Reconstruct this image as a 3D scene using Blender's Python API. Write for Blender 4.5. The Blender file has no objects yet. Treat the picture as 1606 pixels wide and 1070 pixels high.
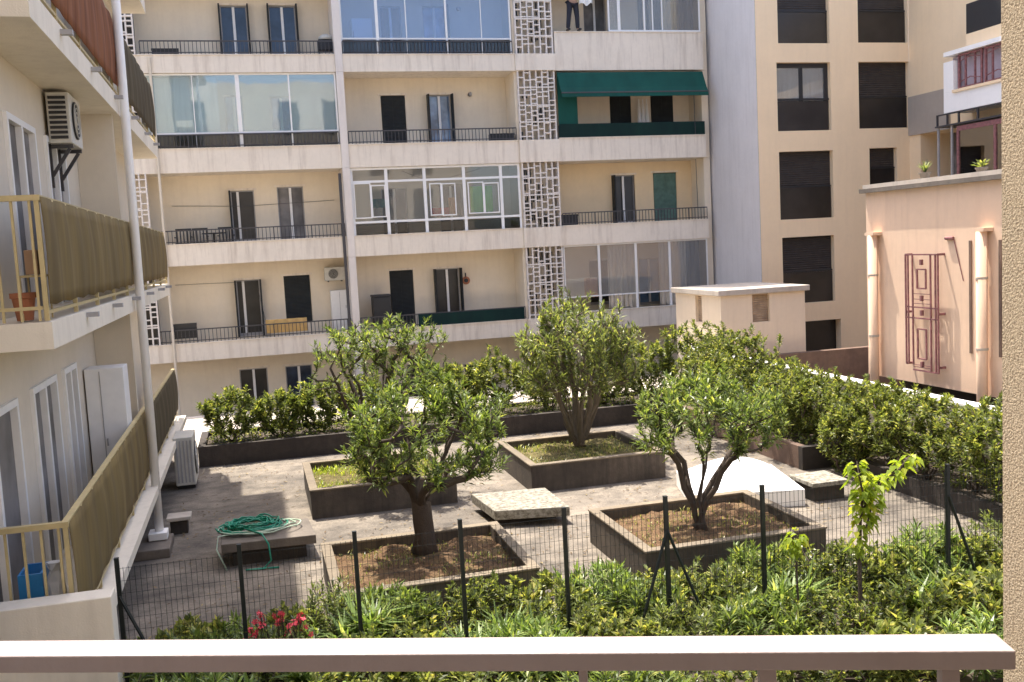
import bpy, math, random
import numpy as np
from mathutils import Vector, Matrix
random.seed(7)
S = bpy.context.scene
COL = S.collection
R_ = math.radians
# ------------------------------------------------------------------ camera frame (world: x right, y deep, z up, eye at origin)
CM = np.array([[0.9648958646256708, -0.2574721768738671, -0.05180780408501372],
               [0.07501506279301098, 0.08113964621600232, 0.9938757961466325],
               [0.25169169788143525, 0.9628730113300372, -0.09760560060665698]])
CM = np.array([CM[0], CM[1], CM[2]])
CR = np.array([CM[0], CM[1], CM[2]])
def ray(px, py):
    return CR.T @ np.array([px - 803.0, -(py - 535.0), 1550.0])
def onX(px, py, X): d = ray(px, py); return d * X / d[0]
def onY(px, py, Y): d = ray(px, py); return d * Y / d[1]
def onZ(px, py, Z): d = ray(px, py); return d * Z / d[2]
G = -4.3            # courtyard level below the eye

# ------------------------------------------------------------------ objects
ROOTLOC = {}
def tag(o, label=None, cat=None, group=None, kind=None):
    if label: o['label'] = label
    if cat: o['category'] = cat
    if group: o['group'] = group
    if kind: o['kind'] = kind
    return o
def thing(name, label, cat, loc=(0, 0, 0), group=None):
    o = bpy.data.objects.new(name, None); COL.objects.link(o)
    o.location = loc; o.empty_display_size = .2
    ROOTLOC[o.name] = Vector(loc)
    return tag(o, label, cat, group)
class MB:
    def __init__(s): s.v = []; s.f = []
    def poly(s, pts):
        n = len(s.v); s.v += [tuple(map(float, p)) for p in pts]; s.f.append(tuple(range(n, n + len(pts)))); return s
    def box(s, x0, x1, y0, y1, z0, z1):
        n = len(s.v)
        s.v += [(x0,y0,z0),(x1,y0,z0),(x1,y1,z0),(x0,y1,z0),(x0,y0,z1),(x1,y0,z1),(x1,y1,z1),(x0,y1,z1)]
        s.f += [(n,n+3,n+2,n+1),(n+4,n+5,n+6,n+7),(n,n+1,n+5,n+4),(n+1,n+2,n+6,n+5),(n+2,n+3,n+7,n+6),(n+3,n,n+4,n+7)]
        return s
    def prism(s, base, z0, z1):
        m = len(base); n = len(s.v)
        s.v += [(x, y, z0) for x, y in base] + [(x, y, z1) for x, y in base]
        s.f.append(tuple(range(n + m - 1, n - 1, -1))); s.f.append(tuple(range(n + m, n + 2 * m)))
        for i in range(m):
            j = (i + 1) % m; s.f.append((n + i, n + j, n + m + j, n + m + i))
        return s
    def tube(s, pts, rad, seg=6, cap=True):
        pts = [Vector(p) for p in pts]
        if not hasattr(rad, '__len__'): rad = [rad] * len(pts)
        n = len(s.v); k = len(pts); prev = None
        for i, p in enumerate(pts):
            t = (pts[min(i + 1, k - 1)] - pts[max(i - 1, 0)])
            if t.length < 1e-9: t = Vector((0, 0, 1))
            t.normalize()
            if prev is None:
                a = Vector((1, 0, 0)) if abs(t.x) < .8 else Vector((0, 1, 0))
            else: a = prev
            u = (a - t * a.dot(t)); u.normalize(); w = t.cross(u); prev = u
            for j in range(seg):
                an = 2 * math.pi * (j + .5) / seg
                q = p + (u * math.cos(an) + w * math.sin(an)) * rad[i]
                s.v.append(tuple(q))
        for i in range(k - 1):
            for j in range(seg):
                a = n + i * seg + j; b = n + i * seg + (j + 1) % seg
                s.f.append((a, b, b + seg, a + seg))
        if cap:
            s.f.append(tuple(range(n + seg - 1, n - 1, -1)))
            s.f.append(tuple(range(n + (k - 1) * seg, n + k * seg)))
        return s
    def bar(s, p, q, w): return s.tube([p, q], w * .707, 4)
    def lathe(s, c, prof, seg=20):
        n = len(s.v); k = len(prof)
        for r, z in prof:
            for j in range(seg):
                a = 2 * math.pi * j / seg
                s.v.append((c[0] + r * math.cos(a), c[1] + r * math.sin(a), c[2] + z))
        for i in range(k - 1):
            for j in range(seg):
                a = n + i * seg + j; b = n + i * seg + (j + 1) % seg
                s.f.append((a, b, b + seg, a + seg))
        s.f.append(tuple(range(n + seg - 1, n - 1, -1))); s.f.append(tuple(range(n + (k - 1) * seg, n + k * seg)))
        return s
    def build(s, name, mat, parent=None, smooth=False, bevel=0, label=None):
        me = bpy.data.meshes.new(name)
        off = Vector((0, 0, 0))
        r = parent
        while r is not None and r.parent is not None: r = r.parent
        if r is not None: off = ROOTLOC.get(r.name, off)
        me.from_pydata([(x - off.x, y - off.y, z - off.z) for x, y, z in s.v], [], s.f)
        me.update(); me.materials.append(mat)
        if smooth: me.polygons.foreach_set('use_smooth', [True] * len(me.polygons))
        o = bpy.data.objects.new(name, me); COL.objects.link(o)
        if parent is not None: o.parent = parent
        if bevel:
            b = o.modifiers.new('bevel', 'BEVEL'); b.width = bevel; b.segments = 2; b.limit_method = 'ANGLE'
        if label: o['label'] = label
        return o

def holed_wall(m, axis, c, a0, a1, z0, z1, holes, depth, into=1):
    """wall sheet on plane axis=c with rectangular holes (a0,a1,z0,z1) whose reveals run `depth` inwards"""
    A = sorted(set([a0, a1] + [v for h in holes for v in h[:2]])); Z = sorted(set([z0, z1] + [v for h in holes for v in h[2:4]]))
    A = [a for a in A if a0 <= a <= a1]; Z = [z for z in Z if z0 <= z <= z1]
    def P(a, z, d=0): return (a, c + d * into, z) if axis == 1 else (c + d * into, a, z)
    for i in range(len(A) - 1):
        for j in range(len(Z) - 1):
            ca = (A[i] + A[i+1]) / 2; cz = (Z[j] + Z[j+1]) / 2
            if any(h[0] < ca < h[1] and h[2] < cz < h[3] for h in holes): continue
            m.poly([P(A[i], Z[j]), P(A[i+1], Z[j]), P(A[i+1], Z[j+1]), P(A[i], Z[j+1])])
    for h in holes:
        b0, b1, y0, y1 = h[:4]
        for (p, q) in (((b0, y0), (b1, y0)), ((b1, y0), (b1, y1)), ((b1, y1), (b0, y1)), ((b0, y1), (b0, y0))):
            m.poly([P(*p), P(*q), P(*q, depth), P(*p, depth)])
    return m

# ------------------------------------------------------------------ materials
def newmat(name):
    m = bpy.data.materials.new(name); m.use_nodes = True
    nt = m.node_tree; return m, nt, nt.nodes, nt.links, nt.nodes['Principled BSDF']
def noise(nt, scale, detail=4, stretch=(1, 1, 1), rough=.55, seed=0):
    tc = nt.nodes.new('ShaderNodeTexCoord'); mp = nt.nodes.new('ShaderNodeMapping'); mp.inputs['Scale'].default_value = stretch
    mp.inputs['Location'].default_value = (seed * 3.7, seed * 1.3, seed * 2.1)
    n = nt.nodes.new('ShaderNodeTexNoise'); n.inputs['Scale'].default_value = scale; n.inputs['Detail'].default_value = detail
    n.inputs['Roughness'].default_value = rough
    nt.links.new(tc.outputs['Object'], mp.inputs[0]); nt.links.new(mp.outputs[0], n.inputs['Vector']); return n
def ramp(nt, src, stops):
    r = nt.nodes.new('ShaderNodeValToRGB'); e = r.color_ramp.elements
    while len(e) < len(stops): e.new(.5)
    for k, (p, c) in enumerate(stops):
        e[k].position = p; e[k].color = (*c, 1) if len(c) == 3 else c
    nt.links.new(src, r.inputs[0]); return r
def mix(nt, fac, a, b, mode='MIX'):
    n = nt.nodes.new('ShaderNodeMix'); n.data_type = 'RGBA'; n.blend_type = mode
    for s, v in ((n.inputs[0], fac), (n.inputs[6], a), (n.inputs[7], b)):
        if isinstance(v, (float, int)): s.default_value = v
        elif isinstance(v, tuple): s.default_value = (*v, 1)
        else: nt.links.new(v, s)
    return n.outputs[2]
def bump(nt, b, h, strength, dist=.01):
    n = nt.nodes.new('ShaderNodeBump'); n.inputs['Strength'].default_value = strength; n.inputs['Distance'].default_value = dist
    nt.links.new(h, n.inputs['Height']); nt.links.new(n.outputs[0], b.inputs['Normal'])
def sc(c, k): return tuple(min(1, x * k) for x in c)
def plaster(name, c, var=.12, streak=.0, streakcol=(.25, .2, .16), bumpk=.25, fine=60, rough=.85, dirt=0.0):
    m, nt, N, L, b = newmat(name)
    n1 = noise(nt, .9, 5); r1 = ramp(nt, n1.outputs[0], [(.3, sc(c, 1 - var)), (.7, sc(c, 1 + var * .4))])
    col = r1.outputs[0]
    n2 = noise(nt, 9, 4, seed=2); r2 = ramp(nt, n2.outputs[0], [(.35, (1 - var * .5,) * 3), (.65, (1, 1, 1))])
    col = mix(nt, 1.0, col, r2.outputs[0], 'MULTIPLY')
    if streak:
        n3 = noise(nt, 1.0, 6, (6.0, 6.0, .5), .68, seed=5)
        r3 = ramp(nt, n3.outputs[0], [(.48, (0, 0, 0)), (.75, (streak,) * 3)])
        col = mix(nt, r3.outputs[0], col, streakcol)
    if dirt:
        n4 = noise(nt, .5, 6, seed=9, rough=.65); r4 = ramp(nt, n4.outputs[0], [(.5, (0, 0, 0)), (.68, (dirt,) * 3)])
        col = mix(nt, r4.outputs[0], col, streakcol)
    L.new(col, b.inputs['Base Color']); b.inputs['Roughness'].default_value = rough
    n5 = noise(nt, fine, 3, seed=3); bump(nt, b, n5.outputs[0], bumpk, .01)
    return m
def paint(name, c, rough=.45, metal=0, var=.08, scale=8):
    m, nt, N, L, b = newmat(name)
    n1 = noise(nt, scale, 4); r1 = ramp(nt, n1.outputs[0], [(.3, sc(c, 1 - var)), (.7, sc(c, 1 + var))])
    L.new(r1.outputs[0], b.inputs['Base Color']); b.inputs['Roughness'].default_value = rough; b.inputs['Metallic'].default_value = metal
    return m
def fabric(name, c, c2, sx=6, trans=.25):
    m, nt, N, L, b = newmat(name)
    n1 = noise(nt, 1.0, 4, (sx, sx, .6)); r1 = ramp(nt, n1.outputs[0], [(.35, c2), (.65, c)])
    L.new(r1.outputs[0], b.inputs['Base Color']); b.inputs['Roughness'].default_value = .9
    w = noise(nt, 1.5, 2, (3, 3, .4)); bump(nt, b, w.outputs[0], .35, .02)
    t = N.new('ShaderNodeBsdfTranslucent'); L.new(r1.outputs[0], t.inputs[0])
    ms = N.new('ShaderNodeMixShader'); ms.inputs[0].default_value = trans
    L.new(b.outputs[0], ms.inputs[1]); L.new(t.outputs[0], ms.inputs[2]); L.new(ms.outputs[0], N['Material Output'].inputs[0])
    return m
def glass(name, tint, refl=.25, rough=.03, milk=0):
    m, nt, N, L, b = newmat(name)
    t = N.new('ShaderNodeBsdfTransparent'); t.inputs[0].default_value = (*tint, 1)
    g = N.new('ShaderNodeBsdfGlossy'); g.inputs['Roughness'].default_value = rough; g.inputs['Color'].default_value = (1, .96, .90, 1)
    fr = N.new('ShaderNodeFresnel'); fr.inputs[0].default_value = 1.5
    ad = N.new('ShaderNodeMath'); ad.operation = 'ADD'; ad.use_clamp = True; ad.inputs[1].default_value = refl; L.new(fr.outputs[0], ad.inputs[0])
    ms = N.new('ShaderNodeMixShader'); L.new(ad.outputs[0], ms.inputs[0])
    L.new(t.outputs[0], ms.inputs[1]); L.new(g.outputs[0], ms.inputs[2]); L.new(ms.outputs[0], N['Material Output'].inputs[0])
    if milk:
        df = N.new('ShaderNodeBsdfDiffuse'); df.inputs[0].default_value = (*[min(1, .25 + .75 * v) for v in tint], 1)
        m2 = N.new('ShaderNodeMixShader'); nz = noise(nt, .8, 3); r9 = ramp(nt, nz.outputs[0], [(.3, (milk * .88,) * 3), (.7, (milk * 1.12,) * 3)])
        L.new(r9.outputs[0], m2.inputs[0]); L.new(ms.outputs[0], m2.inputs[1]); L.new(df.outputs[0], m2.inputs[2]); L.new(m2.outputs[0], N['Material Output'].inputs[0])
    n5 = noise(nt, 1.3, 2); bp = N.new('ShaderNodeBump'); bp.inputs['Strength'].default_value = .08; bp.inputs['Distance'].default_value = .02
    L.new(n5.outputs[0], bp.inputs['Height']); L.new(bp.outputs[0], g.inputs['Normal'])
    return m
def darkglass(name, c, rough=.08):
    m, nt, N, L, b = newmat(name)
    n1 = noise(nt, 1.6, 3); r1 = ramp(nt, n1.outputs[0], [(.35, sc(c, .6)), (.65, sc(c, 1.5))])
    L.new(r1.outputs[0], b.inputs['Base Color']); b.inputs['Roughness'].default_value = rough
    b.inputs['Specular IOR Level'].default_value = .6
    return m
def louvres(name, c, per_m=22, rough=.6):
    m, nt, N, L, b = newmat(name)
    tc = N.new('ShaderNodeTexCoord'); w = N.new('ShaderNodeTexWave'); w.bands_direction = 'Z'; w.inputs['Scale'].default_value = per_m / 3.14
    L.new(tc.outputs['Object'], w.inputs[0])
    n1 = noise(nt, 5, 3); r1 = ramp(nt, n1.outputs[0], [(.3, sc(c, .75)), (.7, sc(c, 1.25))])
    L.new(r1.outputs[0], b.inputs['Base Color']); b.inputs['Roughness'].default_value = rough
    bump(nt, b, w.outputs[1], .8, .02); return m
def leafmat(name, dark, lite, yellow, yfrac=.15, rough=.38, trans=.45):
    m, nt, N, L, b = newmat(name)
    ge = N.new('ShaderNodeNewGeometry')
    r1 = ramp(nt, ge.outputs['Random Per Island'], [(0, dark), (.5, tuple((a + c) / 2 for a, c in zip(dark, lite))), (1 - yfrac, lite), (1, yellow)])
    n = noise(nt, 1.7, 3); r2 = ramp(nt, n.outputs[0], [(.3, (.72, .72, .72)), (.7, (1.25, 1.2, 1.1))])
    col = mix(nt, 1.0, r1.outputs[0], r2.outputs[0], 'MULTIPLY')
    L.new(col, b.inputs['Base Color']); b.inputs['Roughness'].default_value = rough
    t = N.new('ShaderNodeBsdfTranslucent'); L.new(mix(nt, 1.0, col, (1.5, 1.5, .7), 'MULTIPLY'), t.inputs[0])
    ms = N.new('ShaderNodeMixShader'); ms.inputs[0].default_value = trans
    L.new(b.outputs[0], ms.inputs[1]); L.new(t.outputs[0], ms.inputs[2]); L.new(ms.outputs[0], N['Material Output'].inputs[0])
    return m

M = {}
M['band'] = plaster('cream_band_paint', (.80, .715, .60), .08, .6, (.42, .34, .27))
M['wallback'] = plaster('cream_wall_paint', (.78, .68, .53), .06, .2, (.5, .4, .31))
M['wallbounce'] = plaster('bounce_tinted_wall_paint', (.78, .62, .40), .06, .1, (.5, .4, .25))  # cream wall with warm bounced light put into the colour
M['fin'] = plaster('white_fin_paint', (.74, .68, .62), .06, .25, (.4, .34, .3))
M['yellow'] = plaster('apricot_render', (.90, .70, .46), .04, .1, (.5, .36, .24))
M['greyside'] = plaster('grey_render', (.66, .63, .62), .06, .2, (.3, .27, .26))
M['greypanel'] = plaster('taupe_render', (.42, .36, .30), .06, .1)
M['peach'] = plaster('peach_render', (.82, .59, .42), .06, .25, (.45, .28, .2), dirt=.15)
M['shed'] = plaster('shed_render', (.82, .68, .51), .05, .15, (.4, .3, .22))
M['leftwall'] = plaster('ivory_wall_paint', (.68, .60, .48), .06, .08, (.4, .33, .25))
M['leftslab'] = plaster('ivory_slab_paint', (.76, .69, .57), .07, .25, (.40, .33, .25))
M['whitepaint'] = plaster('white_metal_paint', (.92, .90, .87), .03, .08, (.4, .35, .3), bumpk=.05, rough=.5)
M['greyframe'] = paint('grey_frame', (.35, .34, .34))
M['coping'] = plaster('pale_coping', (.58, .51, .43), .2, .3, (.2, .17, .14), dirt=.4)
M['concrete'] = plaster('weathered_concrete', (.19, .16, .13), .3, .45, (.07, .055, .045), .5, 35, dirt=.5)
M['planter'] = plaster('stained_planter_concrete', (.12, .094, .07), .5, .85, (.03, .024, .02), .6, 30, dirt=.6)
M['planterrim'] = plaster('planter_rim_concrete', (.25, .20, .14), .35, .35, (.1, .08, .06), .5, 30, dirt=.6)
M['darkwall'] = plaster('dark_hedge_wall', (.06, .047, .038), .5, .7, (.02, .016, .014), .6, 20, dirt=.5)
M['brownwall'] = plaster('stained_brown_wall', (.22, .14, .10), .35, .6, (.10, .07, .06), .5, 30, dirt=.7)
M['black'] = paint('black_paint', (.016, .016, .018), .5)
M['rail'] = paint('dark_rail_paint', (.05, .047, .05), .5)
M['navy'] = darkglass('navy_glass', (.022, .035, .065))
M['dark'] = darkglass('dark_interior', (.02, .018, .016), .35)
M['brownglass'] = darkglass('brown_shutter_glass', (.014, .011, .010), .3)
M['greyglass'] = darkglass('grey_shutter_glass', (.15, .14, .135), .55)
M['blueglass'] = darkglass('blue_glass', (.16, .25, .38), .12)
M['shutblack'] = louvres('black_louvres', (.014, .018, .020))
M['shutgreen'] = louvres('green_louvres', (.10, .19, .16))
M['shutbrown'] = louvres('brown_shutter_slats', (.032, .025, .021), 14)
M['tanlouvre'] = louvres('tan_vent_slats', (.36, .26, .17), 16)
M['clear'] = glass('clear_glass', (.86, .88, .88), .02, milk=.06)
M['blueclear'] = glass('blue_tinted_glass', (.76, .92, .98), .10, milk=.17)
M['lilacclear'] = glass('lilac_tinted_glass', (.72, .82, .98), .07, milk=.07)
M['smoked'] = glass('smoked_glass', (.42, .45, .48), .0)
M['greentint'] = glass('green_tinted_glass', (.60, .72, .64), .2)
M['yellowclear'] = glass('clear_wide_glass', (.84, .85, .85), .01, milk=.12)
M['green'] = fabric('green_canvas', (.004, .085, .065), (.003, .065, .05), 2, .15)
M['darkgreen'] = fabric('dark_green_canvas', (.003, .032, .026), (.002, .022, .02), 2, .2)
M['gold'] = fabric('golden_screen_fabric', (.24, .17, .06), (.15, .105, .04), 4, .2)
M['brown'] = fabric('rust_screen_fabric', (.34, .13, .05), (.2, .07, .03), 7, .3)
M['olive'] = fabric('olive_screen_fabric', (.13, .10, .05), (.08, .06, .03), 7, .3)
M['goldrail'] = paint('beige_gold_rail', (.50, .40, .20), .45)
M['curtain'] = fabric('white_curtain', (.86, .82, .76), (.70, .66, .60), 9, .15)
M['ycurtain'] = fabric('yellow_curtain', (.88, .72, .40), (.8, .62, .33), 9, .15)
M['dcurtain'] = fabric('slate_curtain', (.16, .18, .22), (.10, .11, .14), 9, .2)
M['maroon'] = paint('maroon_iron', (.24, .10, .10), .7, 0, .35, 14)
M['lilac'] = paint('lilac_blind', (.50, .42, .46), .7)
M['white'] = paint('white_plastic', (.80, .79, .77), .4, 0, .03)
M['dome'] = paint('white_dome_acrylic', (.85, .85, .85), .35, 0, .03)
M['acbody'] = paint('ac_beige_metal', (.58, .56, .50), .4)
M['orange'] = paint('orange_cloth', (.60, .26, .07), .8); M['sand'] = paint('sand_orange_cloth', (.62, .40, .15), .9)
M['lime'] = paint('lime_cloth', (.25, .60, .08), .8)
M['red'] = paint('red_cloth', (.55, .05, .04), .7)
M['teal'] = paint('teal_cloth', (.01, .18, .15), .7)
M['bluebag'] = paint('blue_plastic', (.04, .26, .60), .35)
M['hose'] = paint('green_hose', (.006, .22, .13), .4)
M['hosew'] = paint('faded_hose', (.38, .48, .36), .5)
M['bark'] = plaster('grey_brown_bark', (.085, .06, .045), .35, .3, (.03, .02, .015), .9, 40)
M['barkpale'] = plaster('pale_bark', (.17, .135, .095), .35, .3, (.05, .04, .03), .9, 40)
M['soil'] = plaster('bed_soil', (.065, .045, .03), .4, 0, bumpk=1, fine=15, dirt=.3)
M['skin'] = paint('skin', (.55, .33, .23), .5)
M['denim'] = paint('dark_trousers', (.018, .020, .032), .85)
M['purple'] = paint('mauve_cloth', (.22, .15, .30), .85)
M['whitecloth'] = paint('white_cloth', (.75, .75, .74), .85)
M['terracotta'] = paint('terracotta', (.42, .16, .08), .8)
M['leafA'] = leafmat('oleander_leaf', (.06, .095, .035), (.24, .32, .09), (.46, .48, .15))
M['leafB'] = leafmat('pale_oleander_leaf', (.075, .10, .045), (.26, .32, .11), (.48, .48, .18), .2)
M['leafC'] = leafmat('hedge_leaf', (.055, .08, .028), (.24, .29, .08), (.46, .45, .15), .2)
M['leafD'] = leafmat('garden_leaf', (.07, .095, .035), (.31, .36, .11), (.54, .50, .18), .28)
M['leafE'] = leafmat('strap_leaf', (.08, .13, .04), (.27, .38, .11), (.50, .54, .24), .22)
M['leafR'] = leafmat('rusty_leaf', (.12, .07, .03), (.26, .23, .09), (.42, .26, .12), .2)
M['leafY'] = leafmat('young_yellow_leaf', (.20, .28, .03), (.34, .42, .05), (.5, .5, .08), .3, trans=.5)
M['petal'] = paint('red_petal', (.70, .06, .09), .6)

def ground_soil(name, c1, c2, c3):
    m, nt, N, L, b = newmat(name)
    n1 = noise(nt, 3.5, 8, rough=.7); r1 = ramp(nt, n1.outputs[0], [(.33, c1), (.5, c2), (.66, c3)])
    n2 = noise(nt, 45, 4, seed=3, rough=.7); r2 = ramp(nt, n2.outputs[0], [(.3, (.45, .45, .45)), (.65, (1.2, 1.2, 1.2))])
    L.new(mix(nt, 1, r1.outputs[0], r2.outputs[0], 'MULTIPLY'), b.inputs['Base Color']); b.inputs['Roughness'].default_value = 1
    bump(nt, b, n2.outputs[0], 1, .04); return m
M['soilred'] = ground_soil('reddish_dry_soil', (.10, .06, .03), (.21, .12, .06), (.27, .19, .09))
M['soilgreen'] = ground_soil('mossy_soil', (.08, .075, .025), (.18, .15, .05), (.25, .19, .09))
def paving():
    m, nt, N, L, b = newmat('stained_paving')
    n1 = noise(nt, .8, 9, rough=.7); r1 = ramp(nt, n1.outputs[0], [(.34, (.095, .082, .070)), (.48, (.165, .143, .118)), (.64, (.265, .228, .185))])
    n2 = noise(nt, 2.6, 8, (1, 1.5, 1), .72, seed=4); r2 = ramp(nt, n2.outputs[0], [(.34, (.6, .59, .58)), (.56, (1.05, 1.03, 1))])
    col = mix(nt, 1, r1.outputs[0], r2.outputs[0], 'MULTIPLY')
    n3 = noise(nt, 30, 5, seed=6, rough=.7); r3 = ramp(nt, n3.outputs[0], [(.35, (.75, .75, .75)), (.6, (1.08, 1.08, 1.08))])
    col = mix(nt, 1, col, r3.outputs[0], 'MULTIPLY')
    L.new(col, b.inputs['Base Color']); b.inputs['Roughness'].default_value = .92
    bump(nt, b, n3.outputs[0], .5, .02); return m
M['paving'] = paving()
def speckle():
    m, nt, N, L, b = newmat('speckled_slab_top')
    n1 = noise(nt, 14, 6, rough=.75); r1 = ramp(nt, n1.outputs[0], [(.38, (.11, .095, .07)), (.5, (.24, .22, .175)), (.6, (.34, .32, .27))])
    L.new(r1.outputs[0], b.inputs['Base Color']); b.inputs['Roughness'].default_value = .9; bump(nt, b, n1.outputs[0], .4, .02); return m
M['speckle'] = speckle()
def stucco():
    m, nt, N, L, b = newmat('coarse_beige_stucco')
    n1 = noise(nt, 260, 3, rough=.6); r1 = ramp(nt, n1.outputs[0], [(.36, (.36, .27, .17)), (.6, (.64, .51, .34))])
    L.new(r1.outputs[0], b.inputs['Base Color']); b.inputs['Roughness'].default_value = .95; bump(nt, b, n1.outputs[0], 1, .006); return m
M['stucco'] = stucco()
M['handrail'] = plaster('handrail_beige_paint', (.37, .30, .285), .08, .35, (.22, .17, .15), .12, 90, .5)

# ------------------------------------------------------------------ setting
def sheet(name, x0, x1, y0, y1, z, mat, n=1):
    m = MB().poly([(x0, y0, z), (x1, y0, z), (x1, y1, z), (x0, y1, z)])
    return tag(m.build(name, mat), kind='structure')
sheet('ground', -300, 300, -300, 300, -7.2, M['paving'])
cy = MB().box(-8, 11.05, 6, 23.4, -7.1, G)
tag(cy.build('courtyard_paving', M['paving']), kind='structure')
tag(MB().box(-8, 16.0, 23.42, 28.2, -7.1, G + .05).build('path', M['coping']), kind='structure')
tag(MB().box(-1.5, 11, 6.2, 10.62, G, G + .05).build('soil', M['soil']), kind='structure')

# ------------------------------------------------------------------ doors and windows on the back building
def rect(px0, py0, px1, py1, Y):
    a = onY(px0, py0, Y); b = onY(px1, py1, Y); c = onY(px0, py1, Y); d = onY(px1, py0, Y)
    return (a[0] + c[0]) / 2, (b[0] + d[0]) / 2, (b[2] + c[2]) / 2, (a[2] + d[2]) / 2
def door_unit(par, r, Y, kind, name='balcony_door', label=None):
    x0, x1, z0, z1 = r; yg = Y + .12
    fr = MB(); t = .035; mu = MB()
    fm = M['greyframe']
    if kind in ('shut', 'shutgreen'):
        mat = M['shutblack'] if kind == 'shut' else M['shutgreen']
        a = MB(); xm = (x0 + x1) / 2
        a.box(x0 + .02, xm - .01, Y - .03, Y + .02, z0, z1 - .02)
        o = a.build('shutter', mat, par, label=label)
        MB().box(xm + .01, x1 - .02, Y - .03, Y + .02, z0, z1 - .02).build('leaf', mat, o)
        MB().box(xm - .025, xm + .025, Y - .045, Y - .028, z0, z1 - .02).build('cover_strip', mat, o)
        return
    fr.box(x0, x0 + t, yg - .05, yg, z0, z1); fr.box(x1 - t, x1, yg - .05, yg, z0, z1); fr.box(x0 + t, x1 - t, yg - .05, yg, z1 - t, z1)
    xm = x0 + (x1 - x0) * (.3 if kind in ('open', 'opend') else .5)
    mu.box(xm - .04, xm + .04, yg - .062, yg - .051, z0 + .1, z1 - t)
    fr.box(xm - .03, xm + .03, yg - .05, yg - .001, z0 + .1, z1 - t)
    fr.box(x0 + t, x1 - t, yg - .04, yg - .001, z0, z0 + .1)
    o = fr.build(name, fm, par, label=label)
    mu.build('mullion', M['white'], o)
    gm = {'open': M['dark'], 'navy': M['navy'], 'dark': M['dark'], 'blue': M['blueglass'], 'grey': M['greyglass']}[kind if kind in ('navy', 'dark', 'blue', 'grey') else 'open']
    MB().box(x0 + .01, x1 - .01, yg + .001, yg + .03, z0, z1).build('pane', gm, o)
    return o
def folded(par, r, Y, mat, side):
    x0, x1, z0, z1 = r
    o = par
    if side in 'LB': MB().box(x0 - .05, x0 + .0, Y - .30, Y - .002, z0, z1).build('shutter', mat, o)
    if side in 'RB': MB().box(x1, x1 + .05, Y - .30, Y - .002, z0, z1).build('shutter', mat, o)

YW, YB = 33.3, 32.0        # facade wall plane, balcony front plane
bb = thing('apartment_building', 'cream five storey block across the courtyard with long balconies and breeze block screens', 'apartment building', (6, 33.3, -6))
XL, X1, X2, X3, XR = -2.75, 3.22, 8.95, 10.35, 15.72
doors = [  # px box, kind, folded shutters side, storey
    ((347, 9, 389, 90), 'navy', 'B'), ((423, 9, 465, 90), 'navy', 'B'),
    ((597, 10, 630, 88), 'dark', ''), ((664, 10, 700, 88), 'blue', 'R'),
    ((915, -20, 950, 60), 'grey', ''), ((1000, -20, 1040, 60), 'dark', ''),
    ((355, 150, 383, 236), 'blue', ''), ((427, 152, 458, 236), 'blue', ''),
    ((599, 150, 637, 229), 'shut', ''), ((673, 149, 708, 229), 'blue', 'B'),
    ((957, 146, 990, 216), 'shut', ''), ((1021, 144, 1056, 216), 'shut', ''),
    ((364, 299, 401, 381), 'open', 'L'), ((437, 293, 478, 379), 'grey', ''),
    ((600, 295, 640, 372), 'dark', ''), ((690, 290, 727, 370), 'dark', ''),
    ((962, 275, 996, 352), 'dark', 'L'), ((1025, 271, 1061, 350), 'shutgreen', ''),
    ((373, 439, 410, 527), 'opend', 'B'), ((447, 432, 488, 505), 'shut', ''),
    ((613, 424, 650, 515), 'shut', ''), ((684, 421, 722, 500), 'dark', 'B'),
    ((1003, 405, 1036, 478), 'blue', ''), ((925, 408, 960, 478), 'dark', ''),
    ((378, 578, 422, 652), 'dark', ''), ((450, 573, 492, 650), 'navy', ''),
    ((640, 570, 690, 640), 'dark', ''), ((730, 570, 770, 640), 'dark', '')]
holes = []; rects = []
for bx, kind, fs in doors:
    r = rect(*bx, YW); rects.append(r); holes.append(r)
for (a, b) in ((X1 - .3, X2), ):
    pass
wl = MB(); holed_wall(wl, 1, YW, -7, X2 + .1, -6.4, 8.6, [h for h in holes if h[0] < X2], .25)
wl.build('wall', M['wallback'], bb)
wr = MB(); holed_wall(wr, 1, YW, X3, 17.5, -6.4, 8.6, [h for h in holes if h[0] > X3] , .25)
hz = [h for h in holes if h[0] > X3 and (-.1 < (h[2] + h[3]) / 2 < 2.6)]
wr.build('wall', M['wallback'], bb)
MB().box(10.4, 17.5, YW, 36, 8.72, 21).build('shade_block', M['wallback'], bb)  # unseen block added above the right bay to shade the grey side wall
wy = MB(); holed_wall(wy, 1, YW - .02, X3, XR, .1, 2.66, hz, .27)
wy.build('wall', M['wallbounce'], bb, label='second storey bay wall tinted yellow for bounced light')
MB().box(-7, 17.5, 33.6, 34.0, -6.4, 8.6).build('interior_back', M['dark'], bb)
for (bx, kind, fs), r in zip(doors, rects):
    o = door_unit(bb, r, YW, kind)
    if fs: folded(o or bb, r, YW, M['shutblack'], fs)
    s = MB().box(r[0] - .08, r[1] + .08, YW - .03, YW - .004, r[3] + .005, r[3] + .07).build('lintel', M['band'], o or bb)
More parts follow.
